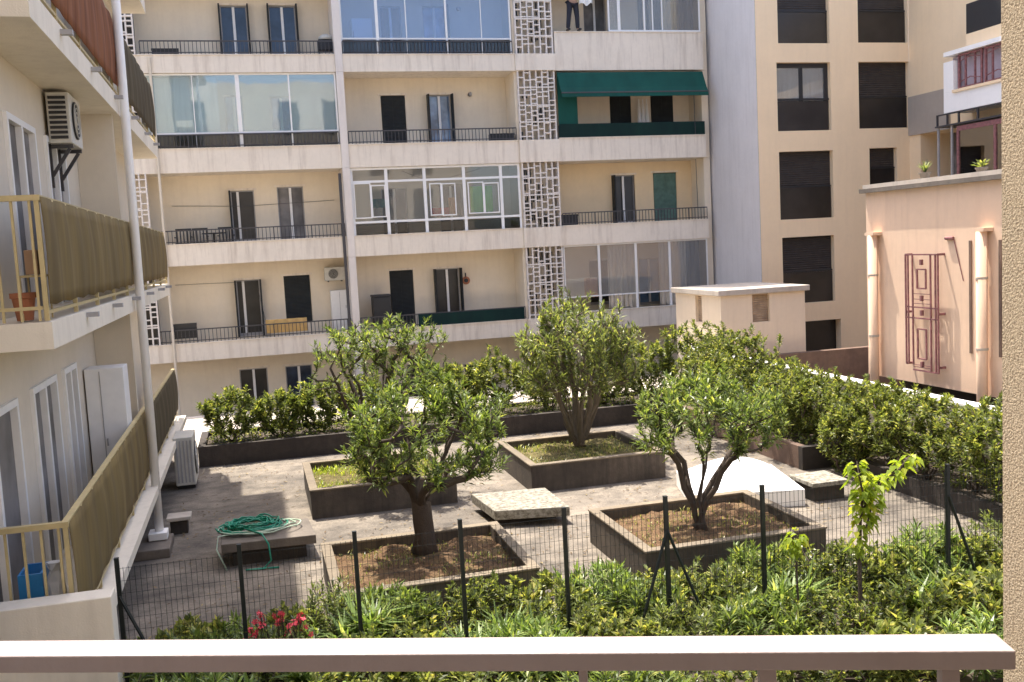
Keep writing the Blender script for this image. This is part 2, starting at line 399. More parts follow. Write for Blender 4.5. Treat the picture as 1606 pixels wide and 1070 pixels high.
# floor bands: bottom z, top z
LV = [(5.66, 6.18), (2.67, 3.38), (-.15, .49), (-3.10, -2.56)]
for k, (zb, zt) in enumerate(LV):
    for si, (a, b) in enumerate(((-7, X1 - .12), (X1 + .12, X2), (X3, XR))):
        top = zt
        if si == 2: top = {0: 6.90, 1: 3.42, 2: .50, 3: -2.45}[k]; 
        m = MB().box(a, b, YB, YB + .12, zb, top)
        o = m.build('balcony_parapet', M['band'], bb)
        MB().box(a, b, YB + .121, YW, zb + .004, zb + .2).build('balcony_slab', M['band'], o)
        MB().box(a, b, YB - .03, YB + .15, top + .001, top + .03).build('coping', M['band'], o)
    MB().box(X2 + .005, X3 - .005, YB - .08, YB + .12, zb, zt + .02).build('balcony_parapet', M['band'], bb)
MB().box(-7, XR, YB, YW, 8.45, 8.7).build('balcony_slab', M['band'], bb)
# dividing fins
for z0, z1 in ((-6, -3.1), (-3.1, -.15), (-.15, 2.67), (2.67, 5.66), (5.66, 8.6)):
    MB().box(X1 - .115, X1 + .115, YB - .04, YW - .01, z0 + .003, z1 - .003).build('fin_wall', M['fin'], bb)
    MB().box(XR + .003, XR + .25, YB + .25, YW - .01, z0 + .003, z1 - .003).build('fin_wall', M['wallback'], bb)
MB().tube([(X1 - .22, YB - .06, -3.1), (X1 - .22, YB - .06, 2.5)], .05, 8).build('drainpipe', M['rail'], bb)
MB().tube([(XL + .35, YB - .06, -6), (XL + .35, YB - .06, 6.1)], .04, 8).build('drainpipe', M['leftwall'], bb)
MB().box(X2 - .02, X2 + .1, YB + .13, YW, -6, 8.6).build('fin_wall', M['wallback'], bb)
MB().box(X3 - .12, X3 - .004, YB + .13, YW, -6, 8.6).build('fin_wall', M['fin'], bb)
MB().tube([(7.9, YW - .02, 2.62), (6.2, YW - .02, 2.2), (5.2, YW - .02, 2.62)], .008, 4).build('cable', M['rail'], bb)
MB().tube([(-2.2, YW - .02, 1.75), (0, YW - .02, 1.66), (2.9, YW - .02, 1.74)], .008, 4).build('cable', M['rail'], bb)
MB().tube([(-2.3, YW - .02, -.75), (.2, YW - .02, -.78), (.5, YW - .02, -2.6)], .008, 4).build('cable', M['rail'], bb)
MB().tube([(15.3, YB - .02, 5.6), (15.32, YB - .02, 3.45)], .012, 4).build('cable', M['rail'], bb)
MB().tube([(15.3, YB - .02, 2.6), (15.32, YB - .02, .9)], .012, 4).build('cable', M['rail'], bb)
# stair well behind the breeze blocks
sw = MB(); sw.box(X2 + .1, X3 - .12, YB + .5, YB + .9, -6, 8.6); sw.build('stair_wall', M['wallback'], bb)
rnd = random.Random(12)
for k, (zb, zt) in enumerate(LV + [(8.45, 8.8)]):
    for q in range(7):
        xa = X2 + .12 + q * .205
        if xa + .18 > X3 - .14: break
        z = zb - 2.2
        while z < zb - .2:
            hgt = rnd.choice([.14, .3, .5])
            if rnd.random() < (.75 if q > 2 and k > 1 else .35): MB().box(xa, xa + .18, YB + .47 - .001 * q, YB + .499, z, z + hgt - .03).build('stair_shade_panel', M['dark'], bb)  # flat dark panels stand in for shaded gaps of the stairwell
            z += hgt
    MB().box(X2 + .1, X3 - .12, YB + .13, YB + .499, zb + .01, zb + .18).build('landing', M['band'], bb)
def lattice(x0, x1, z0, z1, y, seed):
    rnd = random.Random(seed); m = MB(); nc = max(4, round((x1 - x0) / .205)); w = (x1 - x0) / nc; t = .021
    for i in range(nc + 1):
        x = x0 + i * w; m.box(x - t, x + t, y, y + .14, z0, z1)
    rows = [z0 + .06, z0 + (z1 - z0) * .26, z0 + (z1 - z0) * .5, z0 + (z1 - z0) * .76, z1 - .06]
    for z in rows[1:4]: m.box(x0 - t, x1 + t, y - .004, y + .1, z - t, z + t)
    for i in range(nc):
        z = z0 + rnd.choice([.12, .22, .32])
        while z < z1 - .05:
            m.box(x0 + i * w + t, x0 + (i + 1) * w - t, y + .003, y + .13, z - t * .9, z + t * .9); z += rnd.choice([.15, .24, .33])
    return m
zt = [(6.2, 8.45), (3.40, 5.66), (.51, 2.67), (-2.54, -.15), (-6, -3.1)]
for k, (a, b) in enumerate(zt[:4]):
    lattice(X2 + .08, X3 - .08, a, b, YB - .02, k).build('breeze_block_screen', M['fin'], bb)
    lattice(-3.95, XL - .05, a, b, YB - .02, 20 + k).build('breeze_block_screen', M['fin'], bb)
for k, (a, b) in enumerate(zt[:4]):
    MB().box(-3.95, XL - .05, YB + .5, YB + .55, a, b).build('stair_wall', M['wallback'] if k == 2 else M['dark'], bb)
# railings
def railing(x0, x1, z0, h=.42, y=YB + .05, par=bb, step=.115):
    m = MB(); m.box(x0, x1, y - .02, y + .02, z0 + h - .035, z0 + h); m.box(x0, x1, y - .012, y + .012, z0 + .05, z0 + .075)
    n = int((x1 - x0) / step)
    for i in range(n + 1):
        x = x0 + (x1 - x0) * i / n; r = .016 if i % 10 == 0 else .009
        m.box(x - r, x + r, y - r, y + r, z0, z0 + h - .03)
    return m.build('railing', M['rail'], par)
for (a, b, z) in ((XL + .1, X1 - .15, 6.21), (X1 + .15, X2 - .05, 6.21), (XL + .1, X1 - .15, 3.41), (X1 + .15, X2 - .05, 3.41), (XL + .1, X1 - .15, .52),
                  (X3 + .02, XR - .02, .53), (XL - .1, X1 - .15, -2.53), (X1 + .15, X2 - .05, -2.53), (X3 + .02, XR - .02, 3.45)):
    railing(a, b, z)
MB().box(X1 + .15, X2 - .05, YB + .09, YB + .10, 6.22, 6.62).build('glass_balustrade', M['smoked'], bb)
MB().box(X1 + .15, X2 - .05, YB + .09, YB + .10, .55, .86).build('glass_balustrade', M['smoked'], bb)
MB().box(XL + .1, X1 - .15, YB + .09, YB + .10, 3.43, 3.81).build('glass_balustrade', M['smoked'], bb)
# green canvas along two balustrades
a = onY(655, 480, YB); b = onY(813, 478, YB)
MB().box(a[0], X2 - .1, YB - .01, YB + .012, -2.54, -2.14).build('balustrade_canvas', M['darkgreen'], bb)
MB().box(X3 + .02, XR - .03, YB - .01, YB + .012, 3.43, 3.9).build('balustrade_canvas', M['darkgreen'], bb)

# glazed balconies
def enclosure(name, x0, x1, z0, z1, zm, uprights, gmat, label, transom=None, t=.05, y=YB + .12):
    p = MB()
    p.box(x0, x1, y - .03, y + .03, z1 - t, z1); p.box(x0, x1, y - .03, y + .03, zm - t / 2, zm + t / 2)
    p.box(x0, x0 + t, y - .031, y + .031, z0, z1 - .001); p.box(x1 - t, x1, y - .031, y + .031, z0, z1 - .001)
    if transom: p.box(x0 + t, x1 - t, y - .028, y + .028, transom - t / 2, transom + t / 2)
    for u, w in uprights: p.box(u - w, u + w, y - .034, y + .026, z0, z1 - .001)
    o = p.build(name, M['white'], bb, label=label)
    MB().box(x0 + .01, x1 - .01, y - .006, y + .002, zm, z1 - .01).build('pane', gmat, o)
    return o
f = lambda px, py: onY(px, py, YB)[0]
enclosure('glazed_balcony', XL + .1, X1 - .13, 3.42, 5.65, 3.86, [(f(374, 160), .06), (f(455, 160), .022), (f(303, 160), .012)], M['blueclear'], 'frameless blue tinted glazing')
MB().box(XL + .2, f(342, 160), YB + .5, YB + .52, 3.5, 5.6).build('curtain', M['curtain'], bb)
o = enclosure('glazed_balcony', X1 + .13, X2 - .05, 6.22, 8.4, 6.70, [(f(591, 30), .045), (f(700, 30), .03), (f(637, 30), .015), (f(755, 30), .012)], M['lilacclear'], 'pale blue glazing in white frames')
xs = [f(p, 310) for p in (608, 668, 730, 788)]
o = enclosure('glazed_balcony', X1 + .13, X2 + .0, .52, 2.66, .93, [(x, .05) for x in xs], M['clear'], 'white framed sliding windows with transom lights', transom=2.22, t=.07)
for (a, b, zb, zt_) in ((556, 583, 287, 343), (583, 606, 290, 341), (675, 694, 287, 338), (694, 716, 287, 338), (735, 760, 285, 335), (760, 784, 286, 334)):
    xa, xb, z0, z1 = rect(a, zb, b, zt_, YB)
    s = MB(); t = .035; y = YB + .08
    s.box(xa, xb, y - .02, y + .02, z0, z0 + t); s.box(xa, xb, y - .02, y + .02, z1 - t, z1); s.box(xa, xa + t, y - .02, y + .02, z0 + t, z1 - t); s.box(xb - t, xb, y - .02, y + .02, z0 + t, z1 - t)
    s.build('sash', M['white'], o)
xs = [f(p, 430) for p in (942, 1000, 1053)]
o = enclosure('glazed_balcony', X3 + .0, XR - .03, -2.44, -.16, -1.92, [(x, .04) for x in xs], M['yellowclear'], 'full height glazing with curtains behind', t=.045)
def curtain(px0, px1, z0, z1, mat, par=bb, y=YB + .2, ref=430, rows=1):
    x0, x1 = f(px0, ref), f(px1, ref); m = MB(); n = max(4, int((x1 - x0) / .05))
    P = [(x0 + (x1 - x0) * i / n, y + .035 * math.sin(i * 1.9) + .02 * math.sin(i * .7)) for i in range(n + 1)]
    for i in range(n):
        m.poly([(P[i][0], P[i][1], z0), (P[i+1][0], P[i+1][1], z0), (P[i+1][0], P[i+1][1], z1), (P[i][0], P[i][1], z1)])
    o = m.build('curtain', mat, par, smooth=True); s = o.modifiers.new('s', 'SOLIDIFY'); s.thickness = .01; return o
curtain(957, 999, -2.4, -.2, M['curtain']); curtain(1038, 1052, -2.4, -.2, M['curtain']); curtain(1055, 1080, -2.4, -.2, M['curtain'])
curtain(1080, 1102, -2.4, -.2, M['dcurtain'])
# top right bay: sliding frames on the high parapet
o = enclosure('glazed_balcony', f(955, 25), XR - .03, 6.93, 8.4, 6.98, [(f(972, 25), .05), (f(1012, 25), .03), (f(1025, 25), .02), (f(1040, 25), .02)], M['yellowclear'], 'white sliding frames above the tall parapet', t=.05)
curtain(1041, 1066, 6.95, 8.4, M['ycurtain'], ref=20); curtain(1068, 1092, 6.95, 8.4, M['dcurtain'], ref=20)

# ------------------------------------------------------------------ green awning
aw = thing('awning', 'green canvas awning with a side curtain over the third floor balcony', 'awning', (X3 + .1, YB, 5.6))
x0, x1 = X3 + .03, XR - .06
m = MB(); n = 12
zc = [(YB + .25, 5.62), (YB + .0, 5.58), (YB - .28, 5.05), (YB - .42, 4.86), (YB - .44, 4.72)]
for i in range(len(zc) - 1):
    m.poly([(x0, zc[i][0], zc[i][1]), (x1, zc[i][0], zc[i][1]), (x1, zc[i+1][0], zc[i+1][1]), (x0, zc[i+1][0], zc[i+1][1])])
o = m.build('canopy', M['green'], aw); s = o.modifiers.new('s', 'SOLIDIFY'); s.thickness = .015
MB().tube([(x0, YB - .42, 4.86), (x1, YB - .42, 4.86)], .03, 8).build('front_bar', M['rail'], aw)
MB().box(x0, f(906, 170), YB + .02, YB + .04, 3.45, 5.55).build('side_curtain', M['green'], aw)

# ------------------------------------------------------------------ small things on the back building's balconies
def acunit(name, label, x, y, z, w, d, h, face, bracket=None, group=None):
    """face '-y' or '+x' : side the fan looks to; x,y,z = min corner"""
    r = thing(name, label, 'air conditioner', (x + w / 2, y + d / 2, z), group)
    MB().box(x, x + w, y, y + d, z, z + h).build('casing', M['acbody'], r, bevel=.015)
    g = MB(); c = MB()
    if face == '-y':
        cx, cz, rr = x + w * .42, z + h * .5, min(w, h) * .36
        c.tube([(cx, y - .006, cz), (cx, y - .03, cz)], rr, 24)
        for k in range(1, 5): 
            pts = [(cx + rr * k / 4.4 * math.cos(a), y - .037, cz + rr * k / 4.4 * math.sin(a)) for a in [i * math.pi / 10 for i in range(21)]]
            g.tube(pts, .006, 4)
    else:
        cy_, cz, rr = y + d * .42, z + h * .5, min(d, h) * .38
        c.tube([(x + w + .006, cy_, cz), (x + w + .02, cy_, cz)], rr, 24)
        for k in range(1, 5):
            pts = [(x + w + .03, cy_ + rr * k / 4.4 * math.cos(a), cz + rr * k / 4.4 * math.sin(a)) for a in [i * math.pi / 10 for i in range(21)]]
            g.tube(pts, .006, 4)
    c.build('fan_opening', M['black'], r); g.build('fan_guard', M['acbody'], r)
    if bracket: bracket(r)
    return r
xa, xb, z0, z1 = rect(509, 419, 541, 440, YW - .3)
acunit('air_conditioner', 'beige air conditioner hung on the cream wall above a white box', xa, YW - .34, z0, xb - xa, .3, z1 - z0, '-y',
       lambda r: [MB().box(q, q + .03, YW - .36, YW - .01, z0 - .04, z0 - .002).build('bracket', M['rail'], r) for q in (xa + .1, xb - .13)])
xa, xb, z0, z1 = rect(519, 455, 546, 492, YW - .3)
r = thing('storage_cupboard', 'white storage cupboard under the wall mounted air conditioner', 'cupboard', (xa, YW - .3, z0 - .3))
MB().box(xa, xb, YW - .45, YW - .02, -2.88, z1).build('cabinet', M['white'], r, bevel=.01)
MB().box((xa + xb) / 2 - .006, (xa + xb) / 2 + .006, YW - .456, YW - .452, -2.8, z1 - .05).build('door_gap', M['greyframe'], r)
MB().box(xb - .1, xb - .08, YW - .47, YW - .452, z1 - .6, z1 - .5).build('handle', M['greyframe'], r)
def planterbox(px0, py0, px1, py1, label):
    xa, xb, z0, z1 = rect(px0, py0, px1, py1, YB + .2)
    r = thing('planter_box', label, 'planter box', ((xa + xb) / 2, YB + .3, z0), 'dark planter boxes behind the balcony railings')
    m = MB(); y0, y1 = YB + .16, YB + .44
    m.box(xa, xb, y0, y0 + .02, z0, z1); m.box(xa, xb, y1 - .02, y1, z0, z1); m.box(xa, xa + .02, y0 + .02, y1 - .02, z0, z1); m.box(xb - .02, xb, y0 + .02, y1 - .02, z0, z1)
    m.build('box', M['black'], r)
    MB().box(xa - .012, xb + .012, y0 - .012, y0 - .001, z1 - .06, z1 + .01).build('rim', M['black'], r)
    MB().box(xa + .02, xb - .02, y0 + .02, y1 - .02, z0, z1 - .05).build('soil', M['soil'], r)
planterbox(238, 77, 280, 87, 'dark planter box on the top floor balcony beside the breeze block screen')
planterbox(769, 210, 806, 223, 'dark planter box on the third floor balcony left of the central screen')
planterbox(880, 337, 906, 353, 'dark planter box on the second floor balcony right of the central screen')
planterbox(273, 508, 309, 531, 'dark planter box on the first floor balcony above the courtyard shrubs')
# wall lamps and vents
for (px, py, lab, dark) in ((737, 148, 'small round wall lamp on the third floor cream wall', 1), (719, 14, 'small round wall lamp behind the pale blue top floor glazing', 1)):
    p = onY(px, py, YW - .05); r = thing('wall_lamp', lab, 'wall lamp', tuple(p))
    MB().tube([(p[0], YW - .003, p[2]), (p[0], YW - .06, p[2])], .07, 12).build('backplate', M['rail'], r)
    MB().lathe((p[0], YW - .12, p[2] - .06), [(.03, 0), (.055, .03), (.055, .09), (.03, .12)], 12).build('shade', M['greyframe'], r)
p = onY(731, 440, YW - .05); r = thing('wall_ornament', 'dark oval ornament hung beside the shuttered first floor door', 'wall ornament', tuple(p))
MB().tube([(p[0], YW - .004, p[2]), (p[0], YW - .05, p[2])], .14, 14).build('plaque', M['terracotta'], r)
MB().tube([(p[0], YW - .02, p[2] + .26), (p[0], YW - .04, p[2] + .1)], .02, 5).build('hook', M['rail'], r)
MB().tube([(p[0], YW - .052, p[2]), (p[0], YW - .09, p[2])], .07, 10).build('boss', M['black'], r)
# furniture on second floor left balcony
def chair(px, lab, y):
    b = onY(px, 375, y); x = b[0]; z0 = .1
    r = thing('garden_chair', lab, 'chair', (x, y, z0), 'dark garden chairs on the second floor balcony')
    MB().box(x - .24, x + .24, y - .24, y + .24, z0 + .42, z0 + .46).build('seat', M['black'], r)
    m = MB()
    for i in range(5): m.box(x - .22 + i * .1, x - .18 + i * .1, y + .22, y + .25, z0 + .47, z0 + .86)
    m.box(x - .24, x + .24, y + .215, y + .255, z0 + .86, z0 + .91); m.build('backrest', M['black'], r)
    for sx in (-1, 1):
        for sy in (-1, 1): MB().bar((x + sx * .22, y + sy * .2, z0), (x + sx * .2, y + sy * .2, z0 + .42), .03).build('leg', M['black'], r)
        MB().box(x + sx * .24 - .02, x + sx * .24 + .02, y - .2, y + .2, z0 + .62, z0 + .65).build('armrest', M['black'], r)
def table(px, lab, y, w):
    b = onY(px, 375, y); x = b[0]; z0 = .1
    r = thing('garden_table', lab, 'table', (x, y, z0))
    MB().tube([(x, y, z0 + .70), (x, y, z0 + .73)], w, 20).build('tabletop', M['black'], r)
    MB().tube([(x, y, z0 + .03), (x, y, z0 + .70)], .035, 8).build('stem', M['black'], r)
    MB().tube([(x, y, z0), (x, y, z0 + .03)], w * .6, 16).build('base', M['black'], r)
chair(288, 'dark garden chair nearest the breeze block screen, on the furnished balcony', YB + .6)
chair(314, 'dark garden chair between the other balcony chair and the round table', YB + .7)
table(336, 'dark round garden table behind the furnished balcony railing', YB + .55, .36)
r = chair(355, 'dark garden chair between the round table and the half open balcony door', YB + .7)
# orange rug / towel behind first floor rail
xa, xb, z0, z1 = rect(417, 500, 482, 521, YB + .2)
m = MB(); n = 24
for i in range(n):
    a0 = xa + (xb - xa) * i / n; a1 = xa + (xb - xa) * (i + 1) / n; y0 = YB + .2 + .03 * math.sin(i * 1.1); y1 = YB + .2 + .03 * math.sin((i + 1) * 1.1)
    m.poly([(a0, y0, z0), (a1, y1, z0), (a1, y1, z1), (a0, y0, z1)])
o = m.build('beach_towel', M['sand']); tag(o, 'orange towel spread behind the first floor balcony railing', 'towel'); o.modifiers.new('s', 'SOLIDIFY').thickness = .01
# dark box left of the shut door first floor
xa, xb, z0, z1 = rect(584, 462, 612, 488, YB + .6)
r = thing('storage_chest', 'black storage chest beside the closed black shutters on first floor', 'storage chest', (xa, YB + .5, -2.88))
MB().box(xa, xb, YB + .4, YB + .9, -2.88, z1 - .08).build('chest', M['black'], r, bevel=.02)
MB().box(xa - .02, xb + .02, YB + .38, YB + .92, z1 - .078, z1).build('lid', M['black'], r, bevel=.02)
# small black grill with cover on top floor left balcony
xa, xb, z0, z1 = rect(498, 45, 524, 84, YB + .6)
r = thing('barbecue_grill', 'black barbecue with a pale round lid on the top left balcony', 'barbecue', ((xa + xb) / 2, YB + .6, 5.86))
MB().box(xa, xb, YB + .4, YB + .8, 6.4, 6.75).build('firebox', M['black'], r, bevel=.03)
MB().lathe(((xa + xb) / 2, YB + .6, 6.755), [(.24, 0), (.22, .1), (.12, .17), (.02, .19)], 16).build('lid', M['acbody'], r, smooth=True)
for sx in (xa + .04, xb - .04):
    for sy in (.45, .75): MB().bar((sx, YB + sy, 5.87), (sx, YB + sy, 6.4), .03).build('leg', M['black'], r)
# fridge in pale blue glazed balcony
xa, xb, z0, z1 = rect(552, 30, 584, 84, YB + .6)
r = thing('refrigerator', 'white refrigerator behind the pale blue top floor glazing', 'refrigerator', (xa, YB + .5, 5.87))
MB().box(xa, xb, YB + .5, YB + 1.05, 5.87, z1).build('body', M['white'], r, bevel=.02)
MB().box(xa + .03, xa + .05, YB + .46, YB + .495, 6.6, 7.0).build('handle', M['greyframe'], r)
# laundry inside the second floor glazing
def cloth(name, px0, py0, px1, py1, mat, lab, y=YB + .5, cat='laundry', grp=None):
    xa, xb, z0, z1 = rect(px0, py0, px1, py1, y); m = MB(); n = 8
    for i in range(n):
        a0 = xa + (xb - xa) * i / n; a1 = xa + (xb - xa) * (i + 1) / n; y0 = y + .02 * math.sin(i * 1.7); y1 = y + .02 * math.sin((i + 1) * 1.7)
        d = .02 * math.sin(i * 2.3)
        m.poly([(a0, y0, z0 + d), (a1, y1, z0), (a1, y1, z1), (a0, y0, z1)])
    o = m.build(name, mat); tag(o, lab, cat, grp); o.modifiers.new('s', 'SOLIDIFY').thickness = .012; return o
cloth('hanging_towel', 738, 292, 773, 333, M['lime'], 'lime green towel hanging behind the sliding windows')
cloth('hanging_shirt', 704, 310, 716, 336, M['orange'], 'orange garment hanging behind the sliding windows')
cloth('hanging_towel', 678, 326, 706, 339, M['red'], 'red cloth lying behind the middle sliding window')
cloth('hanging_towel', 584, 312, 606, 326, M['teal'], 'dark green cloth hanging behind the left sliding window')
cloth('hanging_towel', 917, 436, 938, 466, M['orange'], 'orange towel behind the curtained first floor glazing')
xa, xb, z0, z1 = rect(1000, 165, 1017, 192, YB + .8)
for k, q in enumerate((.15, .5, .85)):
    x = xa + (xb - xa) * q; r = thing('folded_parasol', ['leftmost', 'middle', 'rightmost'][k] + ' of three cream folded parasols standing under the green awning', 'parasol', (x, YB + .8, 3.0), 'folded parasols under the awning')
    MB().lathe((x, YB + .8, z0 - .3), [(.07, 0), (.08, .3), (.045, .9), (.01, 1.05)], 8).build('canopy', M['curtain'], r, smooth=True)
    MB().tube([(x, YB + .8, 2.9), (x, YB + .8, z0 + .8)], .02, 6).build('pole', M['white'], r)

# ------------------------------------------------------------------ yellow building on the right
yb = thing('apartment_building', 'apricot coloured block with dark shuttered window openings right of the cream block', 'apartment building', (19, 29, -5))
YY = 29.0
ywin = [(1219, -40, 1300, 68, 's'), (1219, 98, 1303, 205, 'w'), (1223, 237, 1307, 343, 's'), (1228, 371, 1309, 475, 's'),
        (1345, -40, 1423, 67, 's'), (1347, 97, 1426, 201, 's'), (1364, 232, 1407, 291, 's')]
hs = [rect(a, b, c, d, YY) for a, b, c, d, k in ywin]
low = (17.0, 18.95, -4.55, -3.05); low2 = (20.15, 21.4, -4.55, -3.05)
m = MB(); holed_wall(m, 1, YY, 16.08, 21.7, -7, 21, hs + [low, low2], .3)  # wall carried up past the view to shade the wing
m.build('wall', M['yellow'], yb)
MB().box(16.04, 16.075, YY, 36, -7, 21).build('side_wall', M['greyside'], yb, label='blue grey blank side wall')
for h, w in zip(hs, ywin):
    x0, x1, z0, z1 = h
    if w[4] == 's':
        o = MB().box(x0, x1, YY + .18, YY + .22, z0, z1).build('shutter', M['shutbrown'], yb)
        zm = z0 + (z1 - z0) * .48
        MB().box(x0 + .02, x1 - .02, YY + .1, YY + .13, zm - .03, zm + .02).build('guard_rail', M['black'], o)
        MB().box(x0 + .02, x1 - .02, YY + .12, YY + .13, z0, zm - .04).build('balustrade', M['brownglass'], o)
    else:
        t = .09; m = MB(); y = YY + .16
        m.box(x0, x0 + t, y, y + .06, z0, z1); m.box(x1 - t * 1.6, x1, y, y + .06, z0, z1); m.box(x0 + t, x1 - t * 1.6, y, y + .06, z1 - t * 1.6, z1)
        m.box((x0 + x1) / 2 - .07, (x0 + x1) / 2 + .05, y - .002, y + .058, z0, z1 - t * 1.6)
        o = m.build('window', M['black'], yb)
        MB().box(x0 + t, x1 - t, y + .061, y + .08, z0 + (z1 - z0) * .45, z1 - t).build('blind', M['curtain'], o)
        MB().box(x0 + .01, x1 - .01, y + .02, y + .03, z0, z1).build('pane', M['yellowclear'], o)
        MB().box(x0 + .02, x1 - .02, YY + .08, YY + .11, z0 + (z1 - z0) * .45, z0 + (z1 - z0) * .48).build('guard_rail', M['black'], o)
        MB().box(x0 + .02, x1 - .02, YY + .12, YY + .13, z0, z0 + (z1 - z0) * .44).build('balustrade', M['brownglass'], o)
MB().box(16.2, 21.6, YY + .32, YY + .4, -7, 8.8).build('interior_back', M['brownglass'], yb)
MB().tube([(21.0, YY + .1, -5), (21.0, YY + .1, -3.05)], .06, 8).build('post', M['white'], yb)
# wing towards the camera
XW = 21.7
def rx(px0, py0, px1, py1, X):
    a = onX(px0, py0, X); b = onX(px1, py1, X); c = onX(px0, py1, X); d = onX(px1, py0, X); return a, b, c, d
m = MB(); op = (24.0, 28.45, 1.0, 2.9)
holed_wall(m, 0, XW, 18, YY - .002, -7, 8.8, [op], 1.2)
m.build('wing_wall', M['yellow'], yb)
MB().box(XW + 1.2, XW + 1.3, 18, YY, -7, 8.8).build('interior_back', M['greyglass'], yb)
MB().box(XW - .06, XW - .004, 27.0, YY - .01, 2.9, 4.17).build('balcony_side', M['greypanel'], yb)
# white bay window box
bx0 = 20.7
bo = MB().box(bx0, XW - .005, 18.5, 26.05, 3.25, 3.85).build('bay_box', M['whitepaint'], yb)
MB().box(bx0, bx0 + .2, 25.62, 26.05, 3.853, 4.75).build('pillar', M['whitepaint'], bo)
MB().box(bx0 - .06, bx0 + .12, 18.5, 25.62, 3.80, 3.88).build('sill', M['yellow'], bo)
MB().box(bx0 + .3, XW - .01, 18.5, 26.0, 3.86, 4.9).build('blind', M['lilac'], bo)
MB().box(bx0, XW - .01, 18.5, 26.05, 4.92, 5.05).build('cornice', M['whitepaint'], bo)
for k, (ya, yc) in enumerate(((24.55, 25.55), (23.45, 24.45), (22.3, 23.3))):
    m = MB(); t = .06; x = bx0 + .1
    m.box(x, x + .06, ya, yc, 3.89, 3.89 + t); m.box(x, x + .06, ya, yc, 4.84, 4.9); m.box(x, x + .06, ya, ya + t, 3.95, 4.84); m.box(x, x + .06, yc - t, yc, 3.95, 4.84)
    m.box(x + .005, x + .055, ya + .28, ya + .33, 3.95, 4.84); m.box(x + .005, x + .055, yc - .33, yc - .28, 3.95, 4.84)
    for zz in (4.1, 4.7):
        m.tube([(x + .03, ya + t, zz), (x + .03, (ya + yc) / 2, zz + .09), (x + .03, yc - t, zz)], .018, 4)
    m.build('window', M['maroon'], bo)
# black balcony above
k = MB().box(20.9, XW - .005, 18.5, 25.3, 5.45, 6.3).build('balcony', M['black'], yb)
MB().box(20.9, XW - .005, 18.5, 25.3, 5.06, 5.44).build('slab', M['yellow'], k)
# conservatory on terrace
cs = thing('conservatory', 'maroon framed glazed lean-to on the terrace of the peach building', 'conservatory', (20.7, 25, 1.0))
m = MB(); x = 20.7
m.box(x, x + .07, 22.2, 25.5, 2.66, 2.8); 
for y in (25.42, 23.9, 22.4): m.box(x - .004, x + .066, y, y + .08, .95, 2.66)
m.build('frame', M['maroon'], cs)
MB().box(x + .03, x + .04, 22.2, 25.48, 1.0, 2.66).build('pane', M['greentint'], cs)
MB().box(x + .1, XW + .3, 22.2, 25.3, .95, 1.9).build('inner_bench', M['greypanel'], cs)
m = MB()
m.box(x - .05, x + .9, 22.2, 26.4, 2.85, 2.9)
for y in (22.6, 23.6, 24.6, 25.4, 25.9, 26.35): m.box(x, x + .05, y, y + .05, 2.9, 3.22)
m.box(x, x + .05, 22.2, 26.4, 3.2, 3.24); m.build('roof_rack', M['rail'], cs)
MB().box(x, x + .05, 26.3, 26.36, .95, 2.85).build('post', M['greyframe'], cs)
MB().box(x, x + .05, 25.7, 25.76, .95, 2.85).build('post', M['greyframe'], cs)

# ------------------------------------------------------------------ peach building with terrace
pb = thing('terrace_building', 'low peach rendered building with a roof terrace and round wall pipes', 'building', (12, 15, -3))
MB().box(12, 21.6, 9, 17.42, -3.0, .64).build('wall', M['peach'], pb)
MB().box(11.9, 21.6, 8.9, 17.5, .641, .72).build('cornice', M['concrete'], pb)
MB().box(11.95, 21.6, 8.95, 17.45, .7205, .80).build('gutter', M['coping'], pb)
MB().box(12.6, 21.6, 8.5, 17.2, -7, -3.004).build('void_shade_block', M['black'], pb)  # black block stands in for the shaded void under the building
MB().box(11.995, 12.0, 12.3, 17.42, -3.0, -2.96)
for (yy) in (17.05, 14.05, 11.0):
    MB().tube([(11.88, yy, -5), (11.88, yy, -.2)], .09, 16).build('pipe', M['peach'], pb, smooth=True)
    MB().box(11.8, 12.0, yy - .14, yy + .14, -.2, -.14).build('pipe_cap', M['peach'], pb)
    for zz in (-1.0, -2.2): MB().tube([(11.88, yy, zz), (11.88, yy, zz + .04)], .1, 16).build('pipe_clip', M['coping'], pb)
for yy in (14.42, 13.72):
    MB().box(11.982, 11.998, yy, yy + .06, -2.3, -.35).build('groove', M['brownwall'], pb)
MB().tube([(11.97, 15.05, -.3), (11.97, 14.85, -.3)], .03, 6).build('hook', M['maroon'], pb)
MB().tube([(11.985, 14.86, -.3), (11.985, 14.62, -1.05)], .008, 4).build('cable', M['maroon'], pb)
# wrought iron ornament
gr = thing('iron_wall_grille', 'maroon wrought iron grille fixed upright on the peach wall', 'wall grille', (11.9, 15.5, -2.7))
m = MB(); X = 11.86; ya, yc, za, zb_ = 15.12, 16.02, -2.72, -.58
def by(y0, z0, y1, z1, w=.026): m.bar((X, y0, z0), (X, y1, z1), w)
for y in (ya, ya + .07, ya + .2, yc - .2, yc - .07, yc): by(y, za + (.1 if y > ya + .5 else 0), y, zb_)
by(ya, zb_, yc, zb_); by(ya, za, yc - .2, za); by(ya, -1.55, yc, -1.55); by(ya, -1.75, yc, -1.75)
for (z0, z1) in ((-1.2, -.85), (-2.5, -1.95)):
    a0, a1 = ya + .33, yc - .33
    by(a0, z0, a0, z1); by(a1, z0, a1, z1); by(a0, z1, a1, z1); by(a0, z0, a1, z0)
for z in (-.72, -1.38, -1.65, -2.6): 
    m.bar((X, (ya + yc) / 2, z - .05), (X, (ya + yc) / 2, z + .05), .05)
for z in (-1.3, -1.4, -1.48, -2.62, -2.66): by(ya + .2, z, yc - .2, z, .012)
m.build('bars', M['maroon'], gr)
m = MB()
